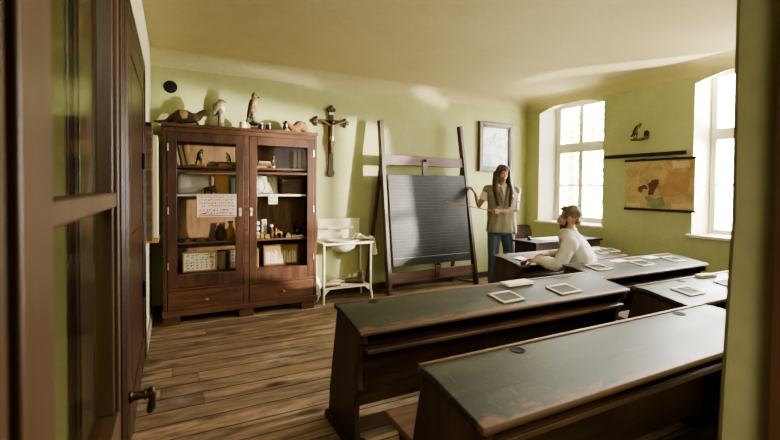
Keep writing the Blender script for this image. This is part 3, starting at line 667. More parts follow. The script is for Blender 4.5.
o = thing('globe_stand', 'dark model instrument with crossed arms on pale base in cabinet', 'instrument', (1.285, 4.82, SH['c']))
bm = nb(); b2(bm, (-.07, -.03, 0), (.06, .05, .016)); build('base', bm, 'paper', o, bevel=.003)
bm = nb(); ell(bm, (-.005, .01, .06), (.045, .03, .045)); tube(bm, [(-.03, .01, .09), (-.055, .01, .17)], .006); tube(bm, [(-.045, .01, .12), (.0, .01, .175)], .006); tube(bm, [(-.035, .01, .12), (.02, .01, .10)], .006); tube(bm, [(.035, .01, .06), (.065, .01, .15)], .006); build('arm', bm, 'ink', o)

# ------------------------------------------------------------------ stuffed birds and animals
def bird(name, loc, rz, h, body, breast, label, owl=False, cat='stuffed bird', leg=.08, slim=1.0, wingmat='featd'):
    """bird facing +x in its own frame; h = height from feet to crown, leg = leg length (of .30)"""
    o = thing(name, label, cat, loc, (0, 0, rz)); s = h/.30; k = (.30-leg)/.22
    def fin(bm):
        for q in bm.verts: q.co = V(q.co.x*s*slim, q.co.y*s*slim, (leg+(q.co.z-.08)*k)*s)
        return bm
    bm = nb(); ell(bm, (-.005, 0, .165), (.052, .046, .082), (0, -.35 if not owl else -.15, 0))
    hr = .042 if owl else .032
    ell(bm, (.022, 0, .262), (hr, hr*.95, hr)); tube(bm, [(.008, 0, .2), (.02, 0, .255)], [.042, hr*.85], 12)
    remesh('body', fin(bm), body, o, .006*s, 3)
    bm = nb(); ell(bm, (.014, 0, .17), (.043, .036, .066), (0, -.35, 0)); build('breast', fin(bm), breast, o)
    for sy in (-1, 1):
        bm = nb(); ell(bm, (-.026, sy*.040, .150), (.026, .013, .092), (0, .32, 0)); build('wing', fin(bm), wingmat, o)
        bm = nb(); lg = leg+.03; tube(bm, [(.0, sy*.02, lg), (.004, sy*.022, lg*.5), (.002, sy*.022, .006)], [.015, .009, .008])
        for a in (-.4, 0, .4): tube(bm, [(.002, sy*.022, .006), (.03, sy*.022+a*.03, .005)], [.006, .004])
        for q in bm.verts: q.co *= s
        build('leg', bm, 'beak', o)
        bm = nb(); ell(bm, (.022+hr*.75, sy*hr*.55, .27), (.007, .006, .007), seg=10); build('eye', fin(bm), 'ink', o)
    bm = nb(); oriented(bm, [(-.016, 0), (.016, 0), (.022, .13), (-.022, .13)], V(-.045, 0, .12), V(0, 1, 0), V(-.5, 0, -.86 if leg < .1 else -.4), V(.010, 0, -.006)); build('tail', fin(bm), wingmat, o, bevel=.002)
    bm = nb(); lathe(bm, [(.010, 0), (.008, .012), (.001, .032)], V(.022+hr*.85, 0, .258), 10, Matrix.Rotation(PI/2+.25, 3, 'Y')); build('beak', fin(bm), 'beak', o)
    return o
ZT = 2.02
p = at(219, 127, 4.93)
bird('stuffed_bird', (p.x, 4.93, ZT), -.25, .33, 'featg', 'featw', 'mottled grey stuffed bird with long dark legs standing on cabinet top', leg=.14, slim=.95, wingmat='featg')
# hawk/owl standing on a block
p = at(252, 130, 4.93)
o = thing('bird_plinth', 'dark turned plinth under the tawny stuffed owl', 'plinth', (p.x+.02, 4.93, ZT))
bm = nb(); lathe(bm, [(.055, 0), (.055, .015), (.035, .025), (.035, .07), (.05, .08), (.05, .098), (0, .098)]); build('column', bm, 'bookd', o)
bm = nb(); lathe(bm, [(.037, .04), (.040, .044), (.040, .052), (.037, .056)]); build('band', bm, 'paper', o)
bird('stuffed_owl', (p.x+.01, 4.93, ZT+.099), -.5, .335, 'featt', 'featt', 'tawny stuffed owl with striped wing standing on the dark plinth', owl=True, leg=.05, slim=.8)
def weasel(name, loc, rz, label, coat, flank, dark, arch_=.0, cat='stuffed animal', s=1.0, tail_up=.0):
    o = thing(name, label, cat, loc, (0, 0, rz)); bm = nb()
    sp = [(-.12, 0, .065), (-.07, 0, .088+arch_), (0, 0, .090+arch_), (.06, 0, .08), (.105, 0, .092)]
    limb(bm, sp, [.048, .074, .070, .056, .044], 12)
    limb(bm, [(.105, 0, .095), (.145, 0, .135)], [.042, .036], 12); ell(bm, (.168, 0, .145), (.042, .034, .033), (0, -.1, 0)); ell(bm, (.205, 0, .138), (.020, .016, .015))
    for y in (-.025, .025):
        limb(bm, [(.085, y, .07), (.10, y, .035), (.115, y, .012)], [.022, .015, .012], 10); limb(bm, [(-.12, y, .06), (-.10, y, .03), (-.135, y, .018), (-.11, y, .011)], [.03, .02, .014, .011], 10); ell(bm, (.152, y*.85, .163), (.009, .008, .012))
    limb(bm, [(-.15, 0, .06), (-.19, 0, .03), (-.24, 0, .022), (-.29, 0, .025+tail_up)], [.03, .022, .02, .012], 10)
    for q in bm.verts: q.co *= s
    remesh('body', bm, coat, o, .006, 3)
    bm = nb(); ell(bm, (-.03, 0, .094+arch_), (.088, .076, .068)); [setattr(q, 'co', q.co*s) for q in bm.verts]; build('flank_fur', bm, flank, o)
    for y in (-1, 1):
        bm = nb(); ell(bm, (.183, y*.021, .145), (.005, .005, .005), seg=8); [setattr(q, 'co', q.co*s) for q in bm.verts]; build('eye', bm, 'ink', o)
    bm = nb(); ell(bm, (.222, 0, .132), (.006, .006, .005), seg=8); [setattr(q, 'co', q.co*s) for q in bm.verts]; build('nose', bm, 'ink', o)
    bm = nb(); ell(bm, (.19, 0, .148), (.018, .024, .010)); [setattr(q, 'co', q.co*s) for q in bm.verts]; build('pale_muzzle', bm, 'featw', o)
    return o
p = at(186, 124, 4.93)
o = thing('mounting_board', 'thin dark mounting board under the stuffed polecat on cabinet', 'board', (.13, 4.93, ZT))
bm = nb(); b2(bm, (-.20, -.07, 0), (.25, .07, .014)); build('plank', bm, 'bookd', o, bevel=.003)
bm = nb(); b2(bm, (-.19, -.072, .003), (-.12, -.07, .011)); build('name_plate', bm, 'brass', o)
weasel('stuffed_polecat', (.13, 4.93, ZT+.0145), -.05, 'brown and tan stuffed polecat crouching at left end of cabinet top', 'polec', 'polel', 'furd', .0, s=1.0)
weasel('stuffed_marten', (1.325, 4.97, ZT), PI+.12, 'golden brown stuffed marten with arched back at right end of cabinet top', 'marten', 'marten', 'furd', .03, s=.86, tail_up=.03)
p = at(303, 126, 4.90)
# small pied bird in front of marten, jars
bird('small_stuffed_bird', (at(284.5, 130, 4.86).x, 4.80, ZT), -1.2, .13, 'featd', 'featw', 'small black and white stuffed bird beside the golden marten')
def jar(px, h, r, mat, label, name, cat='jar'):
    x = at(px, 130, 4.86).x; o = thing(name, label, cat, (x, 4.86, ZT)); bm = nb()
    lathe(bm, [(r*.9, 0), (r, .004), (r, h*.75), (r*.8, h*.82), (r*.8, h*.86), (0, h*.86)]); build('body', bm, mat, o)
    bm = nb(); lathe(bm, [(r*.84, h*.86), (r*.9, h*.88), (r*.9, h), (0, h)]); build('lid', bm, 'steel' if mat != 'cream' else 'cream', o)
jar(243, .085, .042, 'cream', 'cream glass jar left of the owl plinth on cabinet top', 'cream_jar')
jar(261, .085, .028, 'ink', 'left dark jar between owl and marten on cabinet top', 'dark_jar'); jar(268.5, .09, .03, 'ink', 'right dark jar between owl and marten on cabinet top', 'dark_jar')
# birds in the cabinet
bird('small_stuffed_bird', (.26, 4.90, SH['a']+.03), -.6, .16, 'featg', 'featw', 'small grey stuffed bird perched inside the upper left cabinet shelf')
o = thing('bird_perch', 'small tan block under the grey bird inside cabinet', 'block', (.26, 4.90, SH['a'])); bm = nb(); b2(bm, (-.04, -.04, 0), (.05, .04, .022)); build('block', bm, 'kraft', o, bevel=.003)
bm = nb(); b2(bm, (-.042, -.042, .022), (.052, .042, .029)); build('top_board', bm, 'booko', o)
bird('white_bird', (.53, 4.86, SH['a']+.041), -2.6, .12, 'featw', 'featw', 'white bird figure on the flat wooden box in cabinet')
bird('small_stuffed_bird', (1.03, 4.92, SH['a']), -2.2, .15, 'featd', 'featg', 'small dark stuffed bird on upper right cabinet shelf')
bm = nb(); ell(bm, (0, 0, .014), (.016, .014, .014)); tag(build('white_egg', bm, 'white'), 'small white egg on upper right cabinet shelf edge', 'egg').location = (1.0, 4.79, SH['a'])
# stuffed squirrel-like bird on wall bracket, right wall
p = atx(641, 131, XR-.06)
o = thing('wall_bracket', 'small dark wooden wall bracket holding the stuffed bird above the map', 'bracket', (XR, p.y-.045, p.z-.055))
bm = nb(); lathe(bm, [(.0, -.075), (.035, -.06), (.045, 0), (.045, .06), (.03, .09), (0, .1)], (-.028, 0, 0), 14); 
for v in bm.verts: v.co.x = -.02 + (v.co.x+.028)*.4; v.co.y *= .7; v.co.z *= .62
build('back_board', bm, 'bookd', o)
bm = nb(); tube(bm, [(-.012, -.02, -.02), (-.07, .03, -.05), (-.11, .10, -.052), (-.115, .14, -.05)], [.02, .018, .015, .012]); build('perch', bm, 'bark', o)
bb = bird('wall_stuffed_bird', (XR-.11, p.y+.05, p.z-.09), 0, .21, 'featt', 'featg', 'stuffed brown bird mounted on a wooden bracket high above the map', slim=.8)
bb.rotation_euler = (0, .42, -PI/2-.3)

# ------------------------------------------------------------------ crucifix
p = at(331, 140, 5.16)
o = thing('crucifix', 'ornate dark wooden crucifix with trefoil ends hung on back wall', 'crucifix', (1.81, YB, 1.53))
bm = nb(); b2(bm, (-.032, -.03, .06), (.032, 0, .86)); b2(bm, (-.2, -.03, .675), (.2, 0, .735)); build('cross_beam', bm, 'cross', o, bevel=.004)
R = Matrix.Rotation(PI/2, 3, 'X')
for cx, cz, dx, dz in ((0, .86, 0, 1), (-.19, .705, -1, 0), (.19, .705, 1, 0)):
    bm = nb()
    for a in (-1, 0, 1):
        q = V(cx + dx*.036*(a == 0) + (abs(dz))*a*.036, -.006, cz + dz*.036*(a == 0) + abs(dx)*a*.036)
        lathe(bm, [(.027, 0), (.027, .022), (.021, .027), (0, .028)], q, 14, R)
    b2(bm, (cx-.03, -.032, cz-.03), (cx+.03, -.006, cz+.03)); build('trefoil_end', bm, 'cross', o, bevel=.003)
bm = nb(); prism(bm, [(-.035, .09), (.035, .09), (.052, .05), (.03, .0), (-.03, .0), (-.052, .05)], 'y', -.034, -.004); build('foot_end', bm, 'cross', o, bevel=.003)
for cx, cz in ((0, .872), (-.202, .705), (.202, .705)):
    bm = nb(); ell(bm, (cx, -.036, cz), (.015, .007, .015)); build('boss', bm, 'corpus', o)
bm = nb(); zc = .64
limb(bm, [(0, -.05, zc-.13), (.005, -.055, zc-.04), (0, -.055, zc+.02)], [.024, .027, .034], 12, .75)
limb(bm, [(-.03, -.055, zc+.02), (-.10, -.05, zc+.055), (-.175, -.042, zc+.075)], [.016, .013, .009], 10); limb(bm, [(.03, -.055, zc+.02), (.10, -.05, zc+.055), (.175, -.042, zc+.075)], [.016, .013, .009], 10)
ell(bm, (.006, -.068, zc+.062), (.021, .024, .028)); limb(bm, [(0, -.055, zc+.02), (.004, -.062, zc+.05)], [.013, .012], 8)
for s in (-1, 1): limb(bm, [(s*.013, -.052, zc-.13), (s*.012, -.068, zc-.22), (s*.004, -.05, zc-.31), (s*.004, -.055, zc-.34)], [.020, .016, .011, .009], 10)
remesh('figure', bm, 'corpus', o, .0045, 2)
bm = nb(); lathe(bm, [(.03, -.06), (.033, -.03), (.03, .0)], (0, -.052, zc-.12), 14); build('loincloth', bm, 'brass', o)
bm = nb(); b2(bm, (-.03, -.037, .80), (.03, -.03, .825)); build('title_plate', bm, 'paper', o)

# ------------------------------------------------------------------ framed picture on the back wall
pa, pb = at(479, 120.5, 5.17), at(512.8, 172.5, 5.17)
o = thing('framed_picture', 'pale blue print in a carved brown frame hung behind the woman', 'picture', ((pa.x+pb.x)/2, YB, (pa.z+pb.z)/2))
w, h, f = (pb.x-pa.x), (pa.z-pb.z), .088; bm = nb()
for s in (-1, 1):
    for k, (i, t) in enumerate(((0, .03), (.015, .045), (.055, .035))):
        a, b = i, f-(0 if k == 0 else .02 if k == 1 else 0)
        b2(bm, (s*(w/2-a), -t, -h/2+a), (s*(w/2-b), -.003, h/2-a)); b2(bm, (-w/2+b, -t, s*(h/2-a)), (w/2-b, -.003, s*(h/2-b)))
build('frame', bm, 'gilt', o, bevel=.005)
bm = nb(); b2(bm, (-w/2+f, -.012, -h/2+f), (w/2-f, -.005, h/2-f)); build('print', bm, 'pic', o, smooth=False)

# ------------------------------------------------------------------ wash stand
y0w, y1w = 4.80, 5.14
o = thing('wash_stand', 'cream enamelled iron wash stand with splashback beside the cabinet', 'wash stand', (1.9, 4.97, 0))
def wl(x, y, z): return V(x-1.9, y-4.97, z)
fl, fr = 1.60, 2.21
bm = nb(); r = .012
b2(bm, wl(fl-.02, y0w-.02, .70), wl(fr+.03, y0w+.015, .725)); b2(bm, wl(fl-.02, y1w-.015, .70), wl(fr+.03, y1w+.015, .725)); b2(bm, wl(fl-.02, y0w+.015, .70), wl(fl+.04, y1w-.015, .725)); b2(bm, wl(fr-.06, y0w+.015, .70), wl(fr+.03, y1w-.015, .725))
build('top_frame', bm, 'enamel', o, bevel=.006)
for x, sx in ((fl, -1), (fr, 1)):
    for y, sy in ((y0w, -1), (y1w-.02, 0)):
        bm = nb(); tube(bm, [wl(x, y, .70), wl(x, y, .20), wl(x+sx*.004, y+sy*.006, .12), wl(x+sx*.012, y+sy*.03, .03), wl(x+sx*.012, y+sy*.035, 0)], [.013, .012, .014, .011, .012], 8); build('leg', bm, 'enamel', o)
bm = nb(); b2(bm, wl(fl+.002, y0w-.005, .165), wl(fr-.002, y1w-.005, .183)); 
for x in (fl+.03, fr-.03): 
    s = 1 if x < 1.9 else -1; prism(bm, [(x-1.9-s*.016, .165), (x-1.9+s*.05, .165), (x-1.9-s*.016, .11)], 'y', y0w-4.97-.004, y0w-4.97+.004)
build('lower_shelf', bm, 'enamel', o, bevel=.004)
bm = nb(); b2(bm, wl(1.63, 5.158, .725), wl(2.205, 5.172, .985)); b2(bm, wl(1.62, 5.152, .975), wl(2.215, 5.176, .993)); build('splashback', bm, 'enamel', o, bevel=.006)
bm = nb(); b2(bm, wl(1.74, 5.07, .868), wl(2.09, 5.158, .880)); b2(bm, wl(1.74, 5.07, .88), wl(2.09, 5.078, .893)); build('soap_shelf', bm, 'enamel', o, bevel=.004)
bm = nb(); lathe(bm, [(.006, 0), (.006, .02), (.014, .025), (.012, .035), (0, .037)], wl(1.92, 5.158, .835), 12, Matrix.Rotation(PI/2, 3, 'X')); build('hook', bm, 'brass', o)
o = thing('wash_basin', 'round grey enamel wash basin sunk in the cream stand', 'basin', (1.90, 4.965, .726))
bm = nb(); lathe(bm, [(.19, 0), (.205, .004), (.205, .012), (.19, .014), (.17, .0), (.14, -.085), (.08, -.122), (0, -.13), (0, -.138), (.085, -.13), (.15, -.09), (.178, -.004)], (0, 0, 0), 32); 
for v in bm.verts: v.co.y *= .78
build('bowl', bm, 'basin', o)
bm = nb(); lathe(bm, [(.203, .006), (.209, .010), (.205, .014), (.199, .012)], (0, 0, 0), 32)
for v in bm.verts: v.co.y *= .8
build('rim', bm, 'white', o)
# draped cloth on the right corner
o = thing('towel', 'crumpled white towel draped over right corner of the wash stand', 'towel', (2.17, 4.93, .727))
bm = nb(); nx, ny = 16, 10; g = []
for j in range(ny+1):
    row = []
    for i in range(nx+1):
        u = i/nx; v = j/ny
        x = -.14 + .26*min(u/.7, 1) ; z = .028 + .022*math.sin(u*15+v*5) + .018*math.sin(v*9+u*4) + .05*math.exp(-((u-.15)/.12)**2)*(.6+.4*math.sin(v*7))
        if u > .62: t = (u-.62)/.38; x = .092+.05*t+.012*math.sin(v*8); z = .028*(1-t)+ .012*(1-t)*math.sin(v*9) - t*.17 - .03*t*math.sin(v*3)
        row.append(bm.verts.new((x, -.11+.2*v + .01*math.sin(u*9), z)))
    g.append(row)
for j in range(ny):
    for i in range(nx): bm.faces.new((g[j][i], g[j][i+1], g[j+1][i+1], g[j+1][i]))
ob = build('cloth', bm, 'white', o); s = ob.modifiers.new('t', 'SOLIDIFY'); s.thickness = .006; s.offset = 1; s = ob.modifiers.new('s', 'SUBSURF'); s.levels = s.render_levels = 1
bm = nb(); tube(bm, [(.138, -.11, -.13), (.142, -.05, -.125), (.14, .02, -.13), (.14, .09, -.135)], .005, 6); build('hem', bm, 'white', o)
o = thing('paper_bundle', 'crumpled white paper bundle on the floor between cabinet and wash stand', 'bundle', (1.545, 4.95, 0))
bm = nb(); q = ell(bm, (0, 0, .16), (.065, .10, .16), seg=24)
for v in q: v.co += (v.co-V(0, 0, .16)).normalized()*.03*noise.noise(v.co*14); v.co.x = min(v.co.x, .045); v.co.z = max(v.co.z, 0)
build('bundle', bm, 'white', o)
bm = nb(); tube(bm, [(-.062, 0, .1), (0, -.104, .1), (.045, -.07, .1)], .004, 6); build('string', bm, 'kraft', o)
# shoes on the lower shelf
def shoe(name, loc, rz, label, s=1.0, boot=False):
    o = thing(name, label, 'shoe', loc, (0, 0, rz)); bm = nb()
    limb(bm, [(-.09, 0, .035), (-.03, 0, .04), (.05, 0, .032), (.10, 0, .026)], [.032, .034, .034, .024], 14)
    if boot: limb(bm, [(-.07, 0, .04), (-.075, 0, .10), (-.08, 0, .135)], [.036, .034, .033], 14)
    for v in bm.verts: v.co *= s; v.co.z = max(v.co.z, .008)
    remesh('upper', bm, 'shoeb', o, .005, 3)
    bm = nb(); prism(bm, [(-.118*s, -.026*s), (-.1*s, -.033*s), (.06*s, -.037*s), (.12*s, -.018*s), (.12*s, .018*s), (.06*s, .037*s), (-.1*s, .033*s), (-.118*s, .026*s)], 'z', 0, .012*s); build('sole', bm, 'shoe', o, bevel=.003)
    bm = nb()
    for k in range(3): tube(bm, [(-.01+.022*k, -.022, .066-.006*k), (-.01+.022*k, .022, .066-.006*k)], .004, 6)
    for v in bm.verts: v.co *= s
    build('lace', bm, 'lining', o); 
shoe('leather_shoe', (1.72, 4.87, .1835), .15, 'reddish brown shoe at left front of the wash stand lower shelf'); shoe('leather_shoe', (1.80, 4.98, .1835), .3, 'reddish brown shoe lying behind another on the wash stand lower shelf')
shoe('leather_boot', (2.05, 4.95, .1835), 2.6, 'taller brown ankle boot at right of the wash stand lower shelf', 1.0, True)

# ------------------------------------------------------------------ easel and blackboard
o = thing('easel', 'large dark wooden easel with two grooved posts holding the blackboard', 'easel', (3.2, 4.85, 0))
def el(p): return Vector(p)-V(3.2, 4.85, 0)
PL = [V(2.465, 4.765, 0), V(2.435, 5.03, 2.285)]; PR = [V(3.945, 4.87, 0), V(3.765, 5.085, 2.31)]
def pp(P, z): t = z/P[1].z; return P[0].lerp(P[1], t)
ax = (PR[0]-PL[0]).normalized()
for P in (PL, PR):
    bm = nb(); d = (P[1]-P[0]).normalized(); nrm = ax.cross(d).normalized()
    bar(bm, el(P[0]+d*.005), el(P[1]), .05, .075, ax.cross(d)); bar(bm, el(P[0]+d*.3-nrm*0+ax*.03), el(P[1]+ax*.03), .025, .045, ax.cross(d))
    bm2 = bm; build('post', bm, 'easel', o, bevel=.004)
def xbar(name, z, h, t, mat='easelx', off=0):
    bm = nb(); a, b = pp(PL, z), pp(PR, z); bar(bm, el(a+ax*.03), el(b-ax*.03), h, t, V(0, -1, .1)); return build(name, bm, mat, o, bevel=.004)
def crossbar(z0, z1):
    bm = nb(); ring = []
    for P, s in ((PL, .022), (PR, -.022)):
        a, b = pp(P, z0)+ax*s, pp(P, z1)+ax*s; n = V(.05, -1, .1).normalized()*.02
        ring.append([el(a+n), el(b+n), el(b-n), el(a-n)])
    loft(bm, ring); build('crossbar', bm, 'easelx', o, bevel=.004)
crossbar(1.70, 1.835); crossbar(.15, .29)
mid = lambda z: (pp(PL, z)+pp(PR, z))/2
bm = nb(); bar(bm, el(mid(1.56)+V(-.02, 0, 0)), el(mid(1.79)+V(-.02, -.026, 0)), .09, .022, ax.cross(V(0, .1, 1))); build('centre_tongue', bm, 'easelx', o, bevel=.004)
bm = nb(); bar(bm, el(mid(.16)+V(.05, -.028, 0)), el(mid(.355)+V(.05, -.028, 0)), .1, .02, ax.cross(V(0, .1, 1))); build('centre_tongue', bm, 'easelx', o, bevel=.004)
for z, dx in ((1.775, -.02), (.235, .05), (.36, .05)):
    bm = nb(); lathe(bm, [(.018, 0), (.018, .02), (.012, .03), (0, .032)], el(mid(z)+V(dx, -.04, 0)), 12, Matrix.Rotation(PI/2, 3, 'X')); build('peg', bm, 'iron' if z > .3 else 'easelx', o)
for P, xf in ((PL, 2.30), (PR, 3.73)):
    bm = nb(); top = pp(P, 1.7)+V(0, .045, 0); bar(bm, el((xf if P is PL else 3.69, 5.14, 0.003)), el(top + (V(0, .0, 0))), .045, .04); build('rear_leg', bm, 'easel', o, bevel=.004)
bm = nb()
for P, x in ((PL, 2.33), (PR, 3.74)): bar(bm, el(P[0]+V(.04 if P is PL else -.06, .02, .035)), el((x+.05, 5.1, .035)), .04, .03)
build('floor_brace', bm, 'easelx', o, bevel=.003)
# board: a slab resting on the lower pegs
n = V(.06, -1, .10).normalized()
tl, tr, bl, br = [P for P in (pp(PL, 1.565)+ax*.05, pp(PR, 1.575)-ax*.048, pp(PL, .375)+ax*.055, pp(PR, .36)-ax*.09)]
sh = V(0, -.048, .005); corners = [bl+sh, br+sh, tr+sh, tl+sh]
cen = sum(corners, V(0, 0, 0))/4
o = thing('blackboard', 'big ruled grey blackboard slab resting upright on the easel', 'blackboard', (cen.x, cen.y, corners[0].z))
bm = nb(); loc0 = V(cen.x, cen.y, corners[0].z)
loft(bm, [[c-loc0 for c in corners], [c-loc0+V(0, .018, .002) for c in corners]]); build('slab', bm, 'board', o, bevel=.002)
bm = nb(); e = [c-loc0+V(0, -.001, 0) for c in corners]
a, b = e[0]+ (e[3]-e[0])*.085, e[1]+(e[2]-e[1])*.09
bar(bm, a+V(.01, 0, 0), b-V(.01, 0, 0), .0025, .001, V(0, -1, 0)); 
build('chalk_line', bm, 'paperw', o, smooth=False)

# ------------------------------------------------------------------ school desks
TILT = math.atan(.046/.285)
def zloc(h, y):                                    # top surface height at depth y (y<0 towards the pupil)
    return h if y > -.09 else h - (-.09-y)*math.tan(TILT)
def desk(name, x0, yb, h, length, label, wells=(.12,), bench=(-.86, -.61), group='school desks', sd=.155):
    o = thing(name, label, 'school desk', (x0, yb, 0), (0, 0, 0), group); Lh = length
    yf = -.378; hf = zloc(h, yf); t = .026
    bm = nb(); prism(bm, [(-.012, h), (-.09, h), (yf, hf), (yf-.006, hf-.012), (yf, hf-t), (-.09, h-t), (-.012, h-t)], 'x', -.015, Lh+.015); build('top', bm, 'top', o, bevel=.004)
    bm = nb(); b2(bm, (-.015, -.012, h-t), (Lh+.015, .006, h+.007)); build('back_rim', bm, 'edge', o, bevel=.003, label='worn raised brown rim')
    bm = nb(); b2(bm, (.0, yf+.02, hf-.075), (Lh, yf+.035, hf-t-.003)); 
    bm.free()
    for x in (.0, Lh-.032):
        bm = nb()
        prism(bm, [(-.005, h-t-.001), (-.09, h-t-.001), (yf+.01, hf-t-.001), (yf+.012, hf-.07), (yf+.06, hf-.09), (yf+.075, .42), (yf+.055, .36), (yf+.10, .30), (yf+.115, .16), (yf+.07, .06), (.13, .06), (.115, .2)], 'x', x, x+.032)
        s = build('side_panel', bm, 'desks', o, bevel=.004)
        bm = nb(); prism(bm, [(yf+.06, 0), (.175, 0), (.175, .028), (.14, .058), (yf+.06, .058)], 'x', x-.012, x+.044); b2(bm, (x-.014, yf+.045, 0), (x+.046, yf+.085, .1)); build('sled_foot', bm, 'desks', s, bevel=.004)
    bm = nb(); b2(bm, (.032, yf+.025, h-sd-.02), (Lh-.032, -.03, h-sd)); build('book_shelf', bm, 'deskw', o, bevel=.005)
    bm = nb(); b2(bm, (.032, yf+.012, h-sd-.02), (Lh-.032, yf+.024, h-sd+.002)); build('shelf_lip', bm, 'deskw', o, bevel=.004)
    bm = nb(); b2(bm, (.033, -.035, .12), (Lh-.033, -.015, h-t-.002)); b2(bm, (.033, -.06, .40), (Lh*.72, -.04, h-.18)); build('back_panel', bm, 'deskw', o, bevel=.003)
    bm = nb(); b2(bm, (.044, -.20, .062), (Lh-.044, -.08, .084)); build('foot_rest', bm, 'deskw', o, bevel=.003)
    for wx in wells:
        bm = nb(); lathe(bm, [(.026, -.01), (.03, .0), (.033, .002), (.027, .0035), (.022, .001), (0, .001)], (wx*Lh, -.052, h), 20); build('inkwell', bm, 'black', o)
    pass
    if bench:
        yb0, yb1 = bench
        bm = nb(); b2(bm, (.0, yb0, .375), (Lh-.19, yb1, .402)); build('bench_seat', bm, 'bench', o, bevel=.008, label='worn brown bench seat')
        for x in (.06, Lh-.27):
            bm = nb(); prism(bm, [(yb0+.02, .375), (yb1-.02, .375), (yb1-.05, .2), (yb1-.02, .058), (yb0+.02, .058), (yb0+.05, .2)], 'x', x, x+.03); build('bench_support', bm, 'desks', o, bevel=.004)
        for x in (.062, Lh-.268):
            bm = nb(); b2(bm, (x, yb0+.02, 0), (x+.026, yf+.05, .056)); build('runner', bm, 'desks', o, bevel=.003)
    return o
DK = {}
def mk(key, x0, yb, h, Lg, label, **k): DK[key] = (x0, yb, h, Lg); return desk('school_desk', x0, yb, h, Lg, label, **k)
mk('D1', .835, 1.345, .73, 1.93, 'nearest long green-topped school desk at bottom right', wells=(.225, .83), bench=None, sd=.115)
mk('D2', .835, 2.275, .73, 2.09, 'long green-topped desk in front of the easel carrying two slates and a closed book', wells=(.10, .62))
mk('D3', 3.00, 3.40, .70, 1.62, 'desk the seated man leans on, slates at its right end', wells=(.5,), bench=(-.69, -.455))
mk('D4', 3.12, 2.63, .72, 1.60, 'desk behind the seated man carrying a row of three slates', wells=(.5,), bench=(-.66, -.45))
mk('D5', 2.975, 1.885, .70, 1.75, 'desk at far right by the jamb with slates and a pencil case', wells=(.28, .7))
def on_desk(key, px, py_):
    x0, yb, h, Lg = DK[key]; z = h
    for _ in range(12): q = atz(px, py_, z); z = zloc(h, q.y-yb)
    return V(q.x, q.y, z), (TILT if q.y-yb < -.09 else 0)
def slate(key, px, py_, w, d, rz, label, pencil=False, group='school slates', face='slate'):
    p, t = on_desk(key, px, py_); o = thing('slate', label, 'slate', p+V(0, 0, .001), Euler((t, 0, 0)).to_matrix().to_4x4().to_euler(), group)
    o.rotation_euler = (Matrix.Rotation(t, 3, 'X') @ Matrix.Rotation(rz, 3, 'Z')).to_euler()
    f = .017; bm = nb()
    for s in (-1, 1): b2(bm, (s*w/2, -d/2, 0), (s*(w/2-f), d/2, .010)); b2(bm, (-w/2+f, s*d/2, 0), (w/2-f, s*(d/2-f), .010))
    build('frame', bm, 'slatef', o, bevel=.003); bm = nb(); b2(bm, (-w/2+f, -d/2+f, .002), (w/2-f, d/2-f, .006)); build('writing_plate', bm, face, o, smooth=False)
    if pencil:
        q = thing('slate_pencil', label.replace('slate', 'slate pencil lying on the slate', 1) if False else pencil, 'pencil', p+V(0, 0, .014), o.rotation_euler, 'slate pencils')
        bm = nb(); tube(bm, [(-.05, .04, .0), (.05, -.03, .0)], .0035, 6); build('shaft', bm, 'pencil', q)
        bm = nb(); tube(bm, [(.05, -.03, 0), (.058, -.0355, 0)], [.0035, .0008], 6); build('tip', bm, 'paperw', q)
slate('D2', 506.5, 297.5, .19, .145, .05, 'left pale-framed slate on the long desk before the easel')
slate('D2', 563.5, 289.7, .21, .145, .05, 'right pale-framed slate on the long desk before the easel')
slate('D4', 598, 267.5, .20, .15, .0, 'leftmost slate on the desk just behind the seated man', 'slate pencil on the leftmost slate behind the seated man')
slate('D4', 641.5, 263.5, .20, .15, .0, 'middle slate of the row on the desk behind the seated man', 'slate pencil on the middle slate behind the seated man')
slate('D4', 673, 259.5, .20, .15, .0, 'rightmost slate of the row on the desk behind the seated man', 'slate pencil on the rightmost slate behind the seated man')
slate('D5', 688, 291.5, .19, .14, .0, 'slate with a pencil at the left of the desk nearest the jamb', 'slate pencil on the left slate of the desk nearest the jamb')
slate('D5', 729, 284, .19, .14, .0, 'slate half hidden by the jamb on the right desk')
slate('D3', 599, 252.3, .17, .13, .0, 'left slate at the right end of the seated man\'s desk'); slate('D3', 611, 250.5, .17, .13, .0, 'right slate at the end of the seated man\'s desk nearest the map')
# closed note book on D2 and paper in the man's hands, pencil case on D5, loose papers on D4
p, t = on_desk('D2', 514, 283.3)
o = thing('notebook', 'thin closed cream notebook lying at the back edge of the long desk', 'notebook', V(p.x, 2.205, .731), (0, 0, .02))
bm = nb(); b2(bm, (-.12, -.045, 0), (.12, .045, .003)); b2(bm, (-.12, -.045, .015), (.12, .045, .018)); b2(bm, (-.12, .042, 0), (.12, .045, .018)); build('cover', bm, 'paper', o, bevel=.002)
bm = nb(); b2(bm, (-.117, -.042, .003), (.117, .042, .015)); build('pages', bm, 'pink', o)
p, t = on_desk('D5', 706, 277.5)
o = thing('pencil_case', 'pale wooden pencil case on the back ledge of the right desk', 'pencil case', V(p.x, 1.83, .7005), (0, 0, -.1))
bm = nb(); b2(bm, (-.09, -.03, 0), (.09, .03, .022)); build('tray', bm, 'slatef', o, bevel=.003); bm = nb(); b2(bm, (-.088, -.028, .022), (.065, .028, .028)); build('sliding_lid', bm, 'paper', o, bevel=.002); bm = nb(); b2(bm, (.066, -.025, .022), (.088, .025, .0225)); build('opening', bm, 'slate', o)
p, t = on_desk('D4', 626, 259)
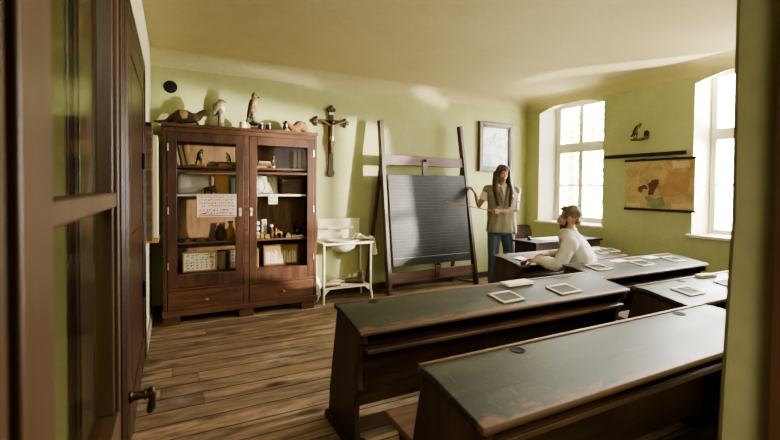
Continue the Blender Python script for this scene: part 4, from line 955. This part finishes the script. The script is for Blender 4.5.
for i, (px, py_) in enumerate(((614, 260), (648, 257))):
    p, t = on_desk('D4', px, py_); o = thing('loose_paper', ['white paper sheet at the back edge of the row desk, left one', 'white paper sheet at the back edge of the row desk, right one'][i], 'paper', (p.x, 2.55, .7205), (0, 0, .04))
    bm = nb(); b2(bm, (-.09, -.04, 0), (.09, .05, .0012)); build('sheet', bm, 'paperw', o); bm = nb(); b2(bm, (-.08, -.035, .0012), (.085, .045, .0022)); build('second_sheet', bm, 'paper', o)
p = on_desk('D3', 523.5, 258.8)[0]
o = thing('paper', 'white paper sheet under the hands of the seated man', 'paper', p+V(0, 0, .0015)); o.rotation_euler = (TILT, 0, .35)
bm = nb(); b2(bm, (-.09, -.065, 0), (.09, .065, .0012)); build('sheet', bm, 'paperw', o)

# teacher's table in the corner
o = thing('corner_table', 'brown panelled teacher table in the corner under the left window', 'table', (4.52, 3.9, 0))
x0, x1, y0, y1, h = 3.885, 5.12, 3.69, 4.10, .75
def tl_(x, y, z): return V(x-4.52, y-3.9, z)
bm = nb(); b2(bm, tl_(x0, y0, h-.028), tl_(x1, y1, h)); build('top', bm, 'top', o, bevel=.005)
bm = nb(); b2(bm, tl_(x0+.03, y0+.02, .22), tl_(x1-.03, y0+.04, h-.03)); build('front_panel', bm, 'easelx', o, bevel=.004)
for a in (x0+.03, x1-.055): bm = nb(); b2(bm, tl_(a, y0+.042, .10), tl_(a+.025, y1-.03, h-.03)); build('side_panel', bm, 'desks', o, bevel=.004)
for a in (x0+.03, x1-.08):
    for b in (y0+.03, y1-.08): bm = nb(); loft(bm, [[tl_(a+.008, b+.008, 0), tl_(a+.04, b+.008, 0), tl_(a+.04, b+.04, 0), tl_(a+.008, b+.04, 0)], [tl_(a, b, .25), tl_(a+.05, b, .25), tl_(a+.05, b+.05, .25), tl_(a, b+.05, .25)]]); build('leg', bm, 'desks', o, bevel=.003)
o = thing('paper_pile', 'pale sheet of paper spread on the corner table by the window', 'papers', (4.42, 3.92, .751), (0, 0, .05))
bm = nb(); b2(bm, (-.25, -.12, 0), (.25, .12, .003)); build('sheet', bm, 'paper', o); bm = nb(); b2(bm, (-.23, -.10, .003), (.2, .1, .005)); build('second_sheet', bm, 'paperw', o)
o = thing('ink_bottle', 'small dark blue bottle at the left end of corner table', 'bottle', (4.02, 3.92, .751)); bm = nb(); lathe(bm, [(.028, 0), (.03, .02), (.015, .03), (.015, .035), (0, .035)]); build('body', bm, plain('dark blue glass', '#1d2a33', '#2a3a44', 4, .2), o); bm = nb(); lathe(bm, [(.017, .035), (.017, .045), (0, .046)]); build('cap', bm, 'steel', o)
# chair behind the table
o = thing('chair', 'brown curved-back wooden chair behind the corner table', 'chair', (4.55, 4.52, 0), (0, 0, PI-.25))
bm = nb(); prism(bm, [(-.2, -.19), (.2, -.19), (.21, .1), (.17, .2), (-.17, .2), (-.21, .1)], 'z', .43, .45); build('seat', bm, 'brownc', o, bevel=.006)
bm = nb(); r0 = []; n = 10
for zz, w, k in ((.56, .19, 0), (.62, .20, 0), (.74, .205, .02), (.83, .19, .035), (.86, .16, .04)):
    ring = [V(w*(-1+2*i/n), -.20-k+.05*(abs(-1+2*i/n))**2, zz) for i in range(n+1)]; r0.append(ring + [p+V(0, -.014, 0) for p in ring[::-1]])
loft(bm, r0); build('backrest', bm, 'brownc', o)
for x in (-.17, .17):
    bm = nb(); tube(bm, [(x, -.16, 0.002), (x, -.18, .45), (x*.9, -.185, .7)], [.013, .014, .012], 8); build('leg', bm, 'iron', o); bm = nb(); tube(bm, [(x, .18, 0.002), (x, .16, .43)], [.013, .014], 8); build('leg', bm, 'iron', o)

# ------------------------------------------------------------------ right wall: rail and map
a, b = atx(605, 157.6, XR-.02), atx(685.7, 152.8, XR-.02)
o = thing('hanging_rail', 'long dark wooden rail fixed on right wall above the map', 'rail', (XR, (a.y+b.y)/2, 1.835)); Lr = abs(a.y-b.y)
bm = nb(); b2(bm, (-.028, -Lr/2, -.022), (-.001, Lr/2, .022)); build('rail', bm, 'rod', o, bevel=.003)
bm = nb()
for y in (-.4, -.1, .2): tube(bm, [(-.028, y, 0), (-.04, y, -.005), (-.042, y, .012)], .004, 6)
build('hook', bm, 'iron', o)
my0, my1, mz0, mz1 = 2.635, 3.452, 1.158, 1.77
o = thing('wall_map', 'old brown printed wall map with maroon and orange lands hung by window', 'map', (XR-.012, (my0+my1)/2, mz0)); W, H = my1-my0, mz1-mz0
bm = nb(); n = 14; g = [[bm.verts.new((-.012+.006*math.sin(i*.9)*(k/3 if k < 3 else 1), -W/2+W*i/n, H*k/4)) for i in range(n+1)] for k in range(5)]
for k in range(4):
    for i in range(n): bm.faces.new((g[k][i], g[k][i+1], g[k+1][i+1], g[k+1][i]))
ob = build('map_sheet', bm, 'map', o)
for z, mt in ((H, 0), (0, 0)):
    bm = nb(); b2(bm, (-.024, -W/2-.012, z-.014), (.004, W/2+.012, z+.014)); build('rod', bm, 'rod', o, bevel=.005)
def patch(name, pts, mat, x=-.021):
    bm = nb(); rnd = random.Random(len(pts)*7); out = []
    for (u, v), (u2, v2) in zip(pts, pts[1:]+pts[:1]):
        for k in range(5):
            t = k/5; out.append((W/2-W*(u+(u2-u)*t)+rnd.uniform(-.008, .008), H*(v+(v2-v)*t)+rnd.uniform(-.008, .008)))
    vs = [bm.verts.new((x, y, z)) for y, z in out]; bm.faces.new(vs); bmesh.ops.triangulate(bm, faces=bm.faces); ob = build(name, bm, mat, o, smooth=False)
patch('maroon_land', [(.36, .5), (.42, .58), (.52, .62), (.51, .5), (.47, .42), (.44, .3), (.37, .3), (.38, .42)], 'maroon'); patch('maroon_land', [(.22, .46), (.3, .5), (.355, .47), (.35, .42), (.29, .41), (.26, .34), (.22, .36)], 'maroon')
patch('orange_land', [(.55, .42), (.62, .62), (.66, .78), (.8, .74), (.92, .7), (.93, .4), (.8, .3), (.62, .26), (.52, .3)], 'orange', -.0205)
patch('grey_sea', [(.32, .28), (.4, .26), (.48, .22), (.58, .26), (.62, .08), (.5, .04), (.36, .08)], 'teal')
patch('inset_box', [(.02, .04), (.24, .04), (.24, .13), (.02, .13)], 'inset'); patch('inset_box', [(.7, .05), (.97, .05), (.97, .14), (.7, .14)], 'inset'); patch('inset_box', [(.7, .82), (.93, .82), (.93, .95), (.7, .95)], 'inset')
bm = nb(); tube(bm, [(-.008, -W*.28, H+.012), (-.016, -.02, H+.055), (-.008, W*.28, H+.012)], .0025, 6); build('cord', bm, 'rod', o)

#PEOPLE-BEGIN
# ------------------------------------------------------------------ people
def hand(bm, w, d, n, thumb, curl=.35, sc=1.0, spread=.06, tcurl=.3):
    """w wrist, d finger direction, n palm normal (fingers curl towards it), thumb = +1/-1 side"""
    d = d.normalized(); n = (n - d*n.dot(d)).normalized(); s = d.cross(n)*thumb
    def P(a, b, c): return w + (d*a + s*b + n*c)*sc
    rings = []
    for a, hw, hd in ((-.015, .026, .020), (.02, .032, .018), (.055, .040, .016), (.09, .040, .013)):
        rings.append([P(a, hw*math.cos(2*PI*k/14), hd*math.sin(2*PI*k/14)) for k in range(14)])
    loft(bm, rings)
    for i, (b, ln) in enumerate(((.030, .072), (.0105, .080), (-.0095, .074), (-.029, .058))):
        p = V(.085, b, 0); a = 0; pts = [p.copy()]; sp = b*spread*12
        for k, fr in enumerate((.46, .31, .23)):
            a += curl*(1.0 if k == 0 else 1.15)+.04*i; p = p + V(math.cos(a), sp*.12, math.sin(a))*ln*fr; pts.append(p.copy())
        limb(bm, [P(*q) for q in pts], [.0092*sc, .0085*sc, .0078*sc, .0066*sc], 10)
    pts = [V(.02, .028, .004), V(.045, .050, .012+.02*tcurl), V(.075, .058-.02*tcurl, .018+.05*tcurl), V(.098, .056-.035*tcurl, .02+.075*tcurl)]
    limb(bm, [P(*q) for q in pts], [.013*sc, .0115*sc, .0098*sc, .008*sc], 10)
def headmesh(bm, c, R, s=1.0, male=False):
    def E_(p, r): ell(bm, c + R @ (V(*p)*s), tuple(q*s for q in r), mat=R, seg=20)
    E_((0, -.012, .03), (.074, .093, .086)); E_((0, .022, -.028), (.060 if male else .056, .063, .075)); E_((0, .052, -.088), (.032 if male else .026, .028, .022))
    E_((0, .072, .03), (.048, .018, .012)); E_((-.036, .06, -.02), (.022, .02, .02)); E_((.036, .06, -.02), (.022, .02, .02)); E_((0, .078, -.058), (.026, .014, .02))
    tube(bm, [c+R@(V(0, .083, .02)*s), c+R@(V(0, .098, -.004)*s), c+R@(V(0, .108, -.026)*s), c+R@(V(0, .088, -.034)*s)], [.008*s, .010*s, .014*s, .011*s], 10)
    for x in (-1, 1): E_((x*.075, -.006, -.008), (.010, .019, .031)); E_((x*.012, .092, -.03), (.009, .010, .008)); E_((x*.031, .0735, .0150), (.0165, .0105, .0060)); E_((x*.031, .0735, -.0020), (.0155, .0095, .0050))
def face_parts(parent, c, R, s=1.0, brow='hairw', smile=True):
    def at_(p): return c + R @ (V(*p)*s)
    for x in (-1, 1):
        bm = nb(); ell(bm, at_((x*.0305, .0755, .007)), (.0115*s, .008*s, .0058*s), mat=R, seg=14); e = build('eye', bm, 'eyew', parent)
        bm = nb(); ell(bm, at_((x*.030, .0815, .0068)), (.0052*s, .0028*s, .0052*s), mat=R, seg=12); build('iris', bm, 'iris', e)
        bm = nb(); tube(bm, [at_((x*.019, .0800, .0100)), at_((x*.030, .0835, .0138)), at_((x*.042, .0765, .0100))], [.0012*s, .0018*s, .0012*s], 6); build('eyelash', bm, 'iris', e)
        bm = nb(); tube(bm, [at_((x*.013, .0885, .0255)), at_((x*.024, .0895, .029)), at_((x*.036, .0845, .0295)), at_((x*.048, .0735, .0245))], [.0022*s, .0030*s, .0028*s, .0012*s], 8, .7); build('eyebrow', bm, brow, parent)
    k = .007 if smile else 0; bm = nb()
    up = [(-.0255, .0775, -.0545+k), (-.013, .0880, -.0565+k*.3), (-.004, .0925, -.0555), (0, .0925, -.0565), (.004, .0925, -.0555), (.013, .0880, -.0565+k*.3), (.0255, .0775, -.0545+k)]
    lo = [(-.0255, .0775, -.0555+k), (-.013, .0870, -.0655+k*.2), (0, .0910, -.0690), (.013, .0870, -.0655+k*.2), (.0255, .0775, -.0555+k)]
    tube(bm, [at_(p) for p in up], [r*s for r in (.0014, .0024, .0030, .0026, .0030, .0024, .0014)], 8)
    tube(bm, [at_(p) for p in lo], [r*s for r in (.0014, .0030, .0038, .0030, .0014)], 8); build('lips', bm, 'lip', parent)
    if smile: bm = nb(); tube(bm, [at_((-.021, .0800, -.0575+k)), at_((-.010, .0875, -.0612+k*.2)), at_((0, .0900, -.0622)), at_((.010, .0875, -.0612+k*.2)), at_((.021, .0800, -.0575+k))], [r*s for r in (.0012, .0034, .0042, .0034, .0012)], 8); build('teeth', bm, 'teeth', parent)
def rot_from(fwd, up=V(0, 0, 1)):
    y = fwd.normalized(); x = y.cross(up).normalized(); z = x.cross(y); return Matrix((x, y, z)).transposed()
def rings(bm, Bf, prof, n=28, p=2.3):
    rs = []
    for z, hw, hd, b in prof:
        r = []
        for k in range(n):
            a = 2*PI*k/n; c, s = math.cos(a), math.sin(a)
            r.append(Bf(math.copysign(abs(c)**(2/p), c)*hw, b+math.copysign(abs(s)**(2/p), s)*hd, z))
        rs.append(r)
    loft(bm, rs)
def folds(freq, amp, seed=0, zf=.45):
    def fn(co, n): q = V(co.x*freq, co.y*freq, co.z*freq*zf)+V(seed, seed, 0); return co + n*(noise.noise(q)*.5+.12)*amp
    return fn

# the woman beside the blackboard
WC = V(4.07, 4.5, 0)
wm = thing('person', 'standing woman with long brown hair in olive vest pointing at blackboard with stick', 'person', WC)
f = V(-.5, -.866, 0); r = V(-.866, .5, 0)
def B(a, b, z): return r*a + f*b + V(0, 0, z)
def G(x, y, z): return V(x, y, z) - WC
sr, sl = B(.175, -.01, 1.385), B(-.175, .0, 1.375)
er, wr_ = G(3.83, 4.69, 1.165), G(3.905, 4.865, 1.325)
elb, wl_ = B(-.185, .07, 1.115), B(.055, .165, 1.095)
hc = B(.0, .035, 1.603); HR = rot_from(V(-.34, -.93, -.12))
bm = nb()
rings(bm, B, [(.80, .165, .11, 0), (.92, .16, .11, 0), (1.06, .13, .095, 0), (1.2, .15, .105, .01), (1.32, .165, .10, .01), (1.40, .14, .075, 0), (1.435, .06, .055, 0)])
limb(bm, [B(0, -.005, 1.40), B(0, .01, 1.47), B(0, .02, 1.53)], [.055, .048, .048], 16)
headmesh(bm, hc, HR, .98)
for s, S, E_, W_ in ((1, sr, er, wr_), (-1, sl, elb, wl_)):
    limb(bm, [S, (S+E_)/2, E_], [.05, .043, .037], 14); limb(bm, [E_, E_.lerp(W_, .35), W_], [.037, .036, .025], 14)
for s in (1, -1):
    limb(bm, [B(s*.09, 0, .84), B(s*.105, .015, .47), B(s*.115, -.01, .09)], [.085, .056, .042], 14); limb(bm, [B(s*.115, -.03, .05), B(s*.125, .11, .035)], [.036, .03], 12)
hand(bm, wr_, V(-.25, .55, .75), V(-.85, .4, -.1), 1, .42)
dw = (wl_-elb).normalized(); hd_ = (dw + f*.1).normalized()
hand(bm, wl_, hd_, V(0, 0, -.35)-f*.9, 1, 1.0, tcurl=.9)
remesh('body', bm, 'skin', wm, .0045, 2)
face_parts(wm, hc, HR, .98)
# jeans, shoes
bm = nb(); rings(bm, B, [(.76, .17, .125, -.005), (.84, .178, .128, -.005), (.94, .165, .12, 0), (.99, .155, .115, 0)])
for s in (1, -1): limb(bm, [B(s*.088, 0, .80), B(s*.10, .012, .62), B(s*.108, .015, .46), B(s*.113, 0, .28), B(s*.116, -.008, .085)], [.098, .085, .070, .064, .056], 16)
j = remesh('jeans', bm, 'jeans', wm, .008, 3, fn=folds(16, .012))
for s in (1, -1):
    bm = nb(); limb(bm, [B(s*.115, -.045, .045), B(s*.118, .02, .05), B(s*.128, .13, .032)], [.04, .043, .034], 12)
    for v in bm.verts: v.co.z = max(v.co.z, .003)
    sh_ = remesh('shoe', bm, 'shoe', wm, .007, 2)
# white t-shirt: collar and sleeves show
bm = nb(); rings(bm, B, [(1.0, .15, .11, 0), (1.2, .16, .115, .01), (1.32, .175, .11, .01), (1.405, .14, .08, 0), (1.44, .075, .068, .004)])
for S, E_ in ((sr, er), (sl, elb)):
    limb(bm, [B((.05 if S is sr else -.05), 0, 1.425), S], [.052, .060], 14); q = S.lerp(E_, .62); tube(bm, [S + (S-E_).normalized()*.02, S.lerp(E_, .3), q], [.066, .066, .062], 18)
remesh('t_shirt', bm, 'tee', wm, .007, 3, fn=folds(22, .008, 3))
# vest
bm = nb(); rings(bm, B, [(.795, .205, .150, .01), (.86, .205, .148, .01), (.97, .190, .138, .01), (1.08, .182, .132, .012), (1.2, .190, .138, .018), (1.30, .202, .134, .016), (1.37, .205, .112, .008), (1.415, .165, .09, 0), (1.432, .10, .075, 0)], p=2.4)
for S in (sr, sl): ell(bm, S+V(0, 0, -.005)+ (S-B(0, 0, S.z)).normalized()*.010, (.076, .078, .066)); limb(bm, [B((.085 if S is sr else -.085), 0, 1.405), S], [.052, .064], 14)
vs = remesh('vest', bm, 'vest', wm, .008, 3, fn=folds(17, .034, 7, .3))
for s in (1, -1):
    bm = nb(); pts = [B(s*.075, .05, 1.455), B(s*.07, .12, 1.39), B(s*.035, .160, 1.28), B(s*.012, .168, 1.16)]; tube(bm, pts, [.02, .024, .02, .008], 10, .45); build('lapel', bm, 'vestd', vs)
bm = nb(); tube(bm, [B(.008, .172, 1.17), B(.008, .166, 1.0), B(.01, .178, .81)], [.007, .007, .006], 8, .5); build('placket', bm, 'vestd', vs)
bm = nb(); oriented(bm, [(-.03, .06), (.03, .06), (.014, .0), (.003, -.05), (-.003, -.05), (-.014, .0)], B(0, .135, 1.365), r, V(0, .0, 1)+f*-.35, f*.012); build('shirt_front', bm, 'tee', vs, bevel=.003)
# hair
bm = nb()
def H(p): return hc + HR @ V(*p)
ell(bm, H((0, -.022, .046)), (.086, .100, .088), mat=HR, seg=22)
for s in (-1, 1):
    a = [H((s*.012, .040, .112)), H((s*.064, .046, .070)), H((s*.090, .018, -.01)), H((s*.100, .022, -.10))]
    b = [B(s*.105, .115, 1.36), B(s*.095, .160, 1.27), B(s*.08, .168, 1.18 if s > 0 else 1.16)]
    limb(bm, a + b, [.010, .018, .024, .034, .037, .032, .014], 14)
    limb(bm, [H((s*.075, -.03, .0)), H((s*.085, -.03, -.12)), B(s*.10, .03, 1.40), B(s*.115, .10, 1.30)], [.045, .045, .04, .02], 12)
limb(bm, [H((0, -.085, .02)), H((0, -.095, -.12)), B(0, -.115, 1.32), B(0, -.13, 1.2)], [.07, .075, .06, .03], 14)
def strands(co, n): return co + n*(.006*noise.noise(V(co.x*75, co.y*75, co.z*7)) + .01*noise.noise(V(co.x*14, co.y*14, co.z*9)))
remesh('hair', bm, 'hairw', wm, .006, 3, fn=strands)
# pointer
tip = V(3.30, 4.735, 1.215); hp = WC + wl_ + hd_*.075 - f*.012
d = (tip-hp).normalized(); o = thing('pointer_stick', 'long thin wooden pointer held in the hand of the woman', 'pointer', hp)
bm = nb(); tube(bm, [-d*.16, V(0, 0, 0), tip-hp], [.0085, .008, .0045], 8); build('shaft', bm, 'stick', o); bm = nb(); tube(bm, [tip-hp, tip-hp+d*.02], [.0052, .004], 8); build('tip', bm, 'bookd', o)

# the man seated at the desk
MC = V(3.475, 2.803, 0)
mn = thing('person', 'bearded man in cream knit sweater seated at a desk, turned towards blackboard', 'person', MC)
f2 = V(-.6, .8, 0); r2 = V(.8, .6, 0)
def B(a, b, z): return r2*a + f2*b + V(0, 0, z)
def G(x, y, z): return V(x+.07, y-.032, z) - MC
S_l, S_r = B(-.180, .03, .885), B(.180, .04, .89)
E_l, W_l = G(3.095, 2.765, .690), G(3.055, 2.985, .712)
E_r, W_r = G(3.60, 3.06, .725), G(3.44, 3.165, .722)
hc = G(3.372, 2.872, 1.113); HR = rot_from(V(-.50, .86, -.03))
bm = nb()
rings(bm, B, [(.42, .17, .12, -.09), (.55, .155, .115, -.09), (.70, .155, .11, -.05), (.82, .17, .105, -.01), (.90, .17, .095, .03), (.96, .12, .075, .05), (.99, .06, .055, .06)])
limb(bm, [B(0, .04, .95), B(0, .055, 1.01), B(0, .06, 1.07)], [.064, .057, .057], 16)
headmesh(bm, hc, HR, 1.06, True)
for S, E_, W_ in ((S_l, E_l, W_l), (S_r, E_r, W_r)):
    limb(bm, [S, (S+E_)/2, E_], [.055, .05, .042], 14); limb(bm, [E_, E_.lerp(W_, .35), W_], [.042, .041, .029], 14)
hand(bm, W_l, V(-.25, .95, -.12), V(.1, .1, -1), 1, .22, 1.08, tcurl=.4)
hand(bm, W_r, V(-.95, .35, -.12), V(0, .1, -1), -1, .22, 1.08, tcurl=.4)
for s, kx in ((-1, -.10), (1, .12)):
    limb(bm, [B(s*.09, -.08, .48), B(s*.12, .25, .455)], [.07, .052], 14); limb(bm, [B(s*.12, .25, .45), B(s*.12, .22, .09)], [.05, .038], 12); limb(bm, [B(s*.12, .20, .05), B(s*.13, .33, .035)], [.036, .03], 12)
remesh('body', bm, 'skinm', mn, .0045, 2)
face_parts(mn, hc, HR, 1.06, 'hairm', False)
bm = nb(); rings(bm, B, [(.41, .195, .155, -.09), (.50, .198, .158, -.10), (.60, .192, .152, -.085), (.70, .195, .148, -.055), (.80, .205, .142, -.02), (.88, .208, .130, .015), (.94, .175, .108, .04), (.975, .115, .088, .055), (1.005, .076, .074, .06)])
for S, E_, W_ in ((S_l, E_l, W_l), (S_r, E_r, W_r)):
    limb(bm, [B(-.05 if S is S_l else .05, .05, .945), S], [.066, .070], 16); limb(bm, [S, S.lerp(E_, .5), E_], [.070, .064, .054], 16); limb(bm, [E_, E_.lerp(W_, .5), E_.lerp(W_, .93)], [.056, .049, .038], 16)
sw = remesh('sweater', bm, 'knit', mn, .008, 5, fn=folds(15, .026, 11, .8))
for E_, W_ in ((E_l, W_l), (E_r, W_r)):
    bm = nb(); dd = (W_-E_).normalized(); q = E_.lerp(W_, .94); tube(bm, [q-dd*.02, q+dd*.012], [.041, .037], 16); build('cuff', bm, 'knit', sw)
bm = nb(); R_ = rot_from(V(-.3, .4, .86)); lathe(bm, [(.066, 0), (.074, .0), (.074, .022), (.066, .022)], B(0, .058, .998), 22); build('collar', bm, 'knit', sw)
bm = nb()
for s in (-1, 1): limb(bm, [B(s*.09, -.09, .485), B(s*.12, .26, .455)], [.082, .062], 14); limb(bm, [B(s*.12, .26, .45), B(s*.12, .22, .10)], [.062, .05], 12)
rings(bm, B, [(.405, .18, .15, -.09), (.50, .17, .14, -.09)])
remesh('trousers', bm, 'trous', mn, .009, 3)
for s in (-1, 1):
    bm = nb(); limb(bm, [B(s*.12, .18, .045), B(s*.122, .25, .05), B(s*.13, .36, .034)], [.042, .044, .036], 12)
    for v in bm.verts: v.co.z = max(v.co.z, .003)
    remesh('shoe', bm, 'shoe', mn, .007, 2)
def H(p): return hc + HR @ (V(*p)*1.06)
bm = nb(); ell(bm, H((0, -.022, .046)), (.083, .094, .084), mat=HR, seg=22); ell(bm, H((0, .030, .088)), (.062, .055, .030), mat=HR); ell(bm, H((0, -.066, -.012)), (.062, .034, .052), mat=HR)
for s in (-1, 1): ell(bm, H((s*.066, .012, .03)), (.014, .032, .038), mat=HR)
remesh('hair', bm, 'hairm', mn, .005, 3, fn=lambda co, n: co + n*(.003*noise.noise(co*80) + .006*noise.noise(co*18)))
bm = nb(); ell(bm, H((0, .055, -.092)), (.036, .036, .030), mat=HR); ell(bm, H((0, .04, -.07)), (.056, .052, .038), mat=HR)
for s in (-1, 1): limb(bm, [H((s*.066, .012, -.02)), H((s*.060, .025, -.06)), H((s*.03, .055, -.095))], [.010, .014, .018], 10)
bd = remesh('beard', bm, 'beard', mn, .005, 2, fn=lambda co, n: co + n*.002*noise.noise(co*90))
#PEOPLE-END

# ------------------------------------------------------------------ outside
bm = nb(); b2(bm, (XO+.2, -20, -1.3), (40, 30, -1.2)); struct('ground', bm, 'ground', smooth=False)
def tree(loc, h, r, label, n, seed):
    rnd = random.Random(seed); o = thing('leafy_tree', label, 'tree', loc); bm = nb()
    tube(bm, [(0, 0, 0), (.1, .05, h*.4), (0, 0, h*.8)], [.16, .12, .05], 8)
    for k in range(7):
        a = k*2.4; tube(bm, [(.05, .02, h*(.35+.06*k)), (r*.6*math.cos(a), r*.6*math.sin(a), h*(.5+.07*k))], [.05, .015], 6)
    build('trunk', bm, 'bark', o); bm = nb()
    for k in range(n):
        d = V(rnd.gauss(0, 1), rnd.gauss(0, 1), rnd.gauss(0, 1)).normalized()*(rnd.random()**.5)
        c = V(d.x*r, d.y*r, h*.7+d.z*h*.42); e = Euler((rnd.uniform(0, 6), rnd.uniform(0, 6), rnd.uniform(0, 6))).to_matrix(); s = rnd.uniform(.06, .12)
        bm.faces.new([bm.verts.new(c + e @ V(*q)*s) for q in ((-1, 0, 0), (0, -.5, .1), (1, 0, 0), (0, .5, .1))])
    build('foliage', bm, 'leafm', o, smooth=False)
tree((10.2, 8.4, -1.2), 5.6, 1.5, 'pale green leafy tree seen through the left window', 1600, 3)

# ------------------------------------------------------------------ light
w = bpy.data.worlds.new('sky'); bpy.context.scene.world = w; w.use_nodes = True
bg = w.node_tree.nodes['Background']; bg.inputs[0].default_value = (1, .985, .94, 1); bg.inputs[1].default_value = 48.0
for y0, y1 in WIN:
    l = bpy.data.lights.new('window_portal', 'AREA'); l.shape = 'RECTANGLE'; l.size = 1.9; l.size_y = 1.0; l.cycles.is_portal = True
    o = bpy.data.objects.new('window_portal', l); C.objects.link(o); o.location = (XO+.06, (y0+y1)/2, 1.8); o.rotation_euler = (0, PI/2, 0)
def spot(loc, to, power, angle, rad, col=(1, .93, .78)):
    l = bpy.data.lights.new('window_beam', 'SPOT'); l.energy = power; l.spot_size = angle; l.spot_blend = .3; l.shadow_soft_size = rad; l.color = col
    o = bpy.data.objects.new('window_beam', l); C.objects.link(o); o.location = loc
    o.rotation_euler = (Vector(to)-Vector(loc)).to_track_quat('-Z', 'Y').to_euler()
spot((7.6, .36, 1.78), (1.2, 5.2, 1.36), 6500, math.radians(21), .06)  # added spot standing in for strong daylight through the nearer window
spot((6.6, .2, 1.55), (4.85, 3.1, 2.83), 4500, .40, .03)  # added spot that throws light streaks through the upper panes onto the ceiling
l = bpy.data.lights.new('hall_fill', 'AREA'); l.energy = 45; l.size = .7; l.color = (1, .92, .78)  # added area light, soft fill from the unseen hall
o = bpy.data.objects.new('hall_fill', l); C.objects.link(o); o.location = (-.35, -.9, 2.2)

l = bpy.data.lights.new('room_fill', 'POINT'); l.energy = 52; l.shadow_soft_size = .35; l.color = (1, .93, .80)  # added soft fill light inside the room, out of view
o = bpy.data.objects.new('room_fill', l); C.objects.link(o); o.location = (2.1, .95, 1.95)

# ------------------------------------------------------------------ camera
cd = bpy.data.cameras.new('camera'); cd.sensor_width = 36; cd.lens = FPX/780*36; cd.shift_y = (CYP-220)/780; cd.clip_start = .02
cd.dof.use_dof = True; cd.dof.focus_distance = 4.2; cd.dof.aperture_fstop = 4.0
co = bpy.data.objects.new('camera', cd); C.objects.link(co)
m = Matrix((CR, CU, -CF)).transposed().to_4x4(); m.translation = CAM; co.matrix_world = m
sc = bpy.context.scene; sc.camera = co
sc.view_settings.view_transform = 'AgX'; sc.view_settings.look = 'AgX - Medium High Contrast'; sc.view_settings.exposure = 0.68
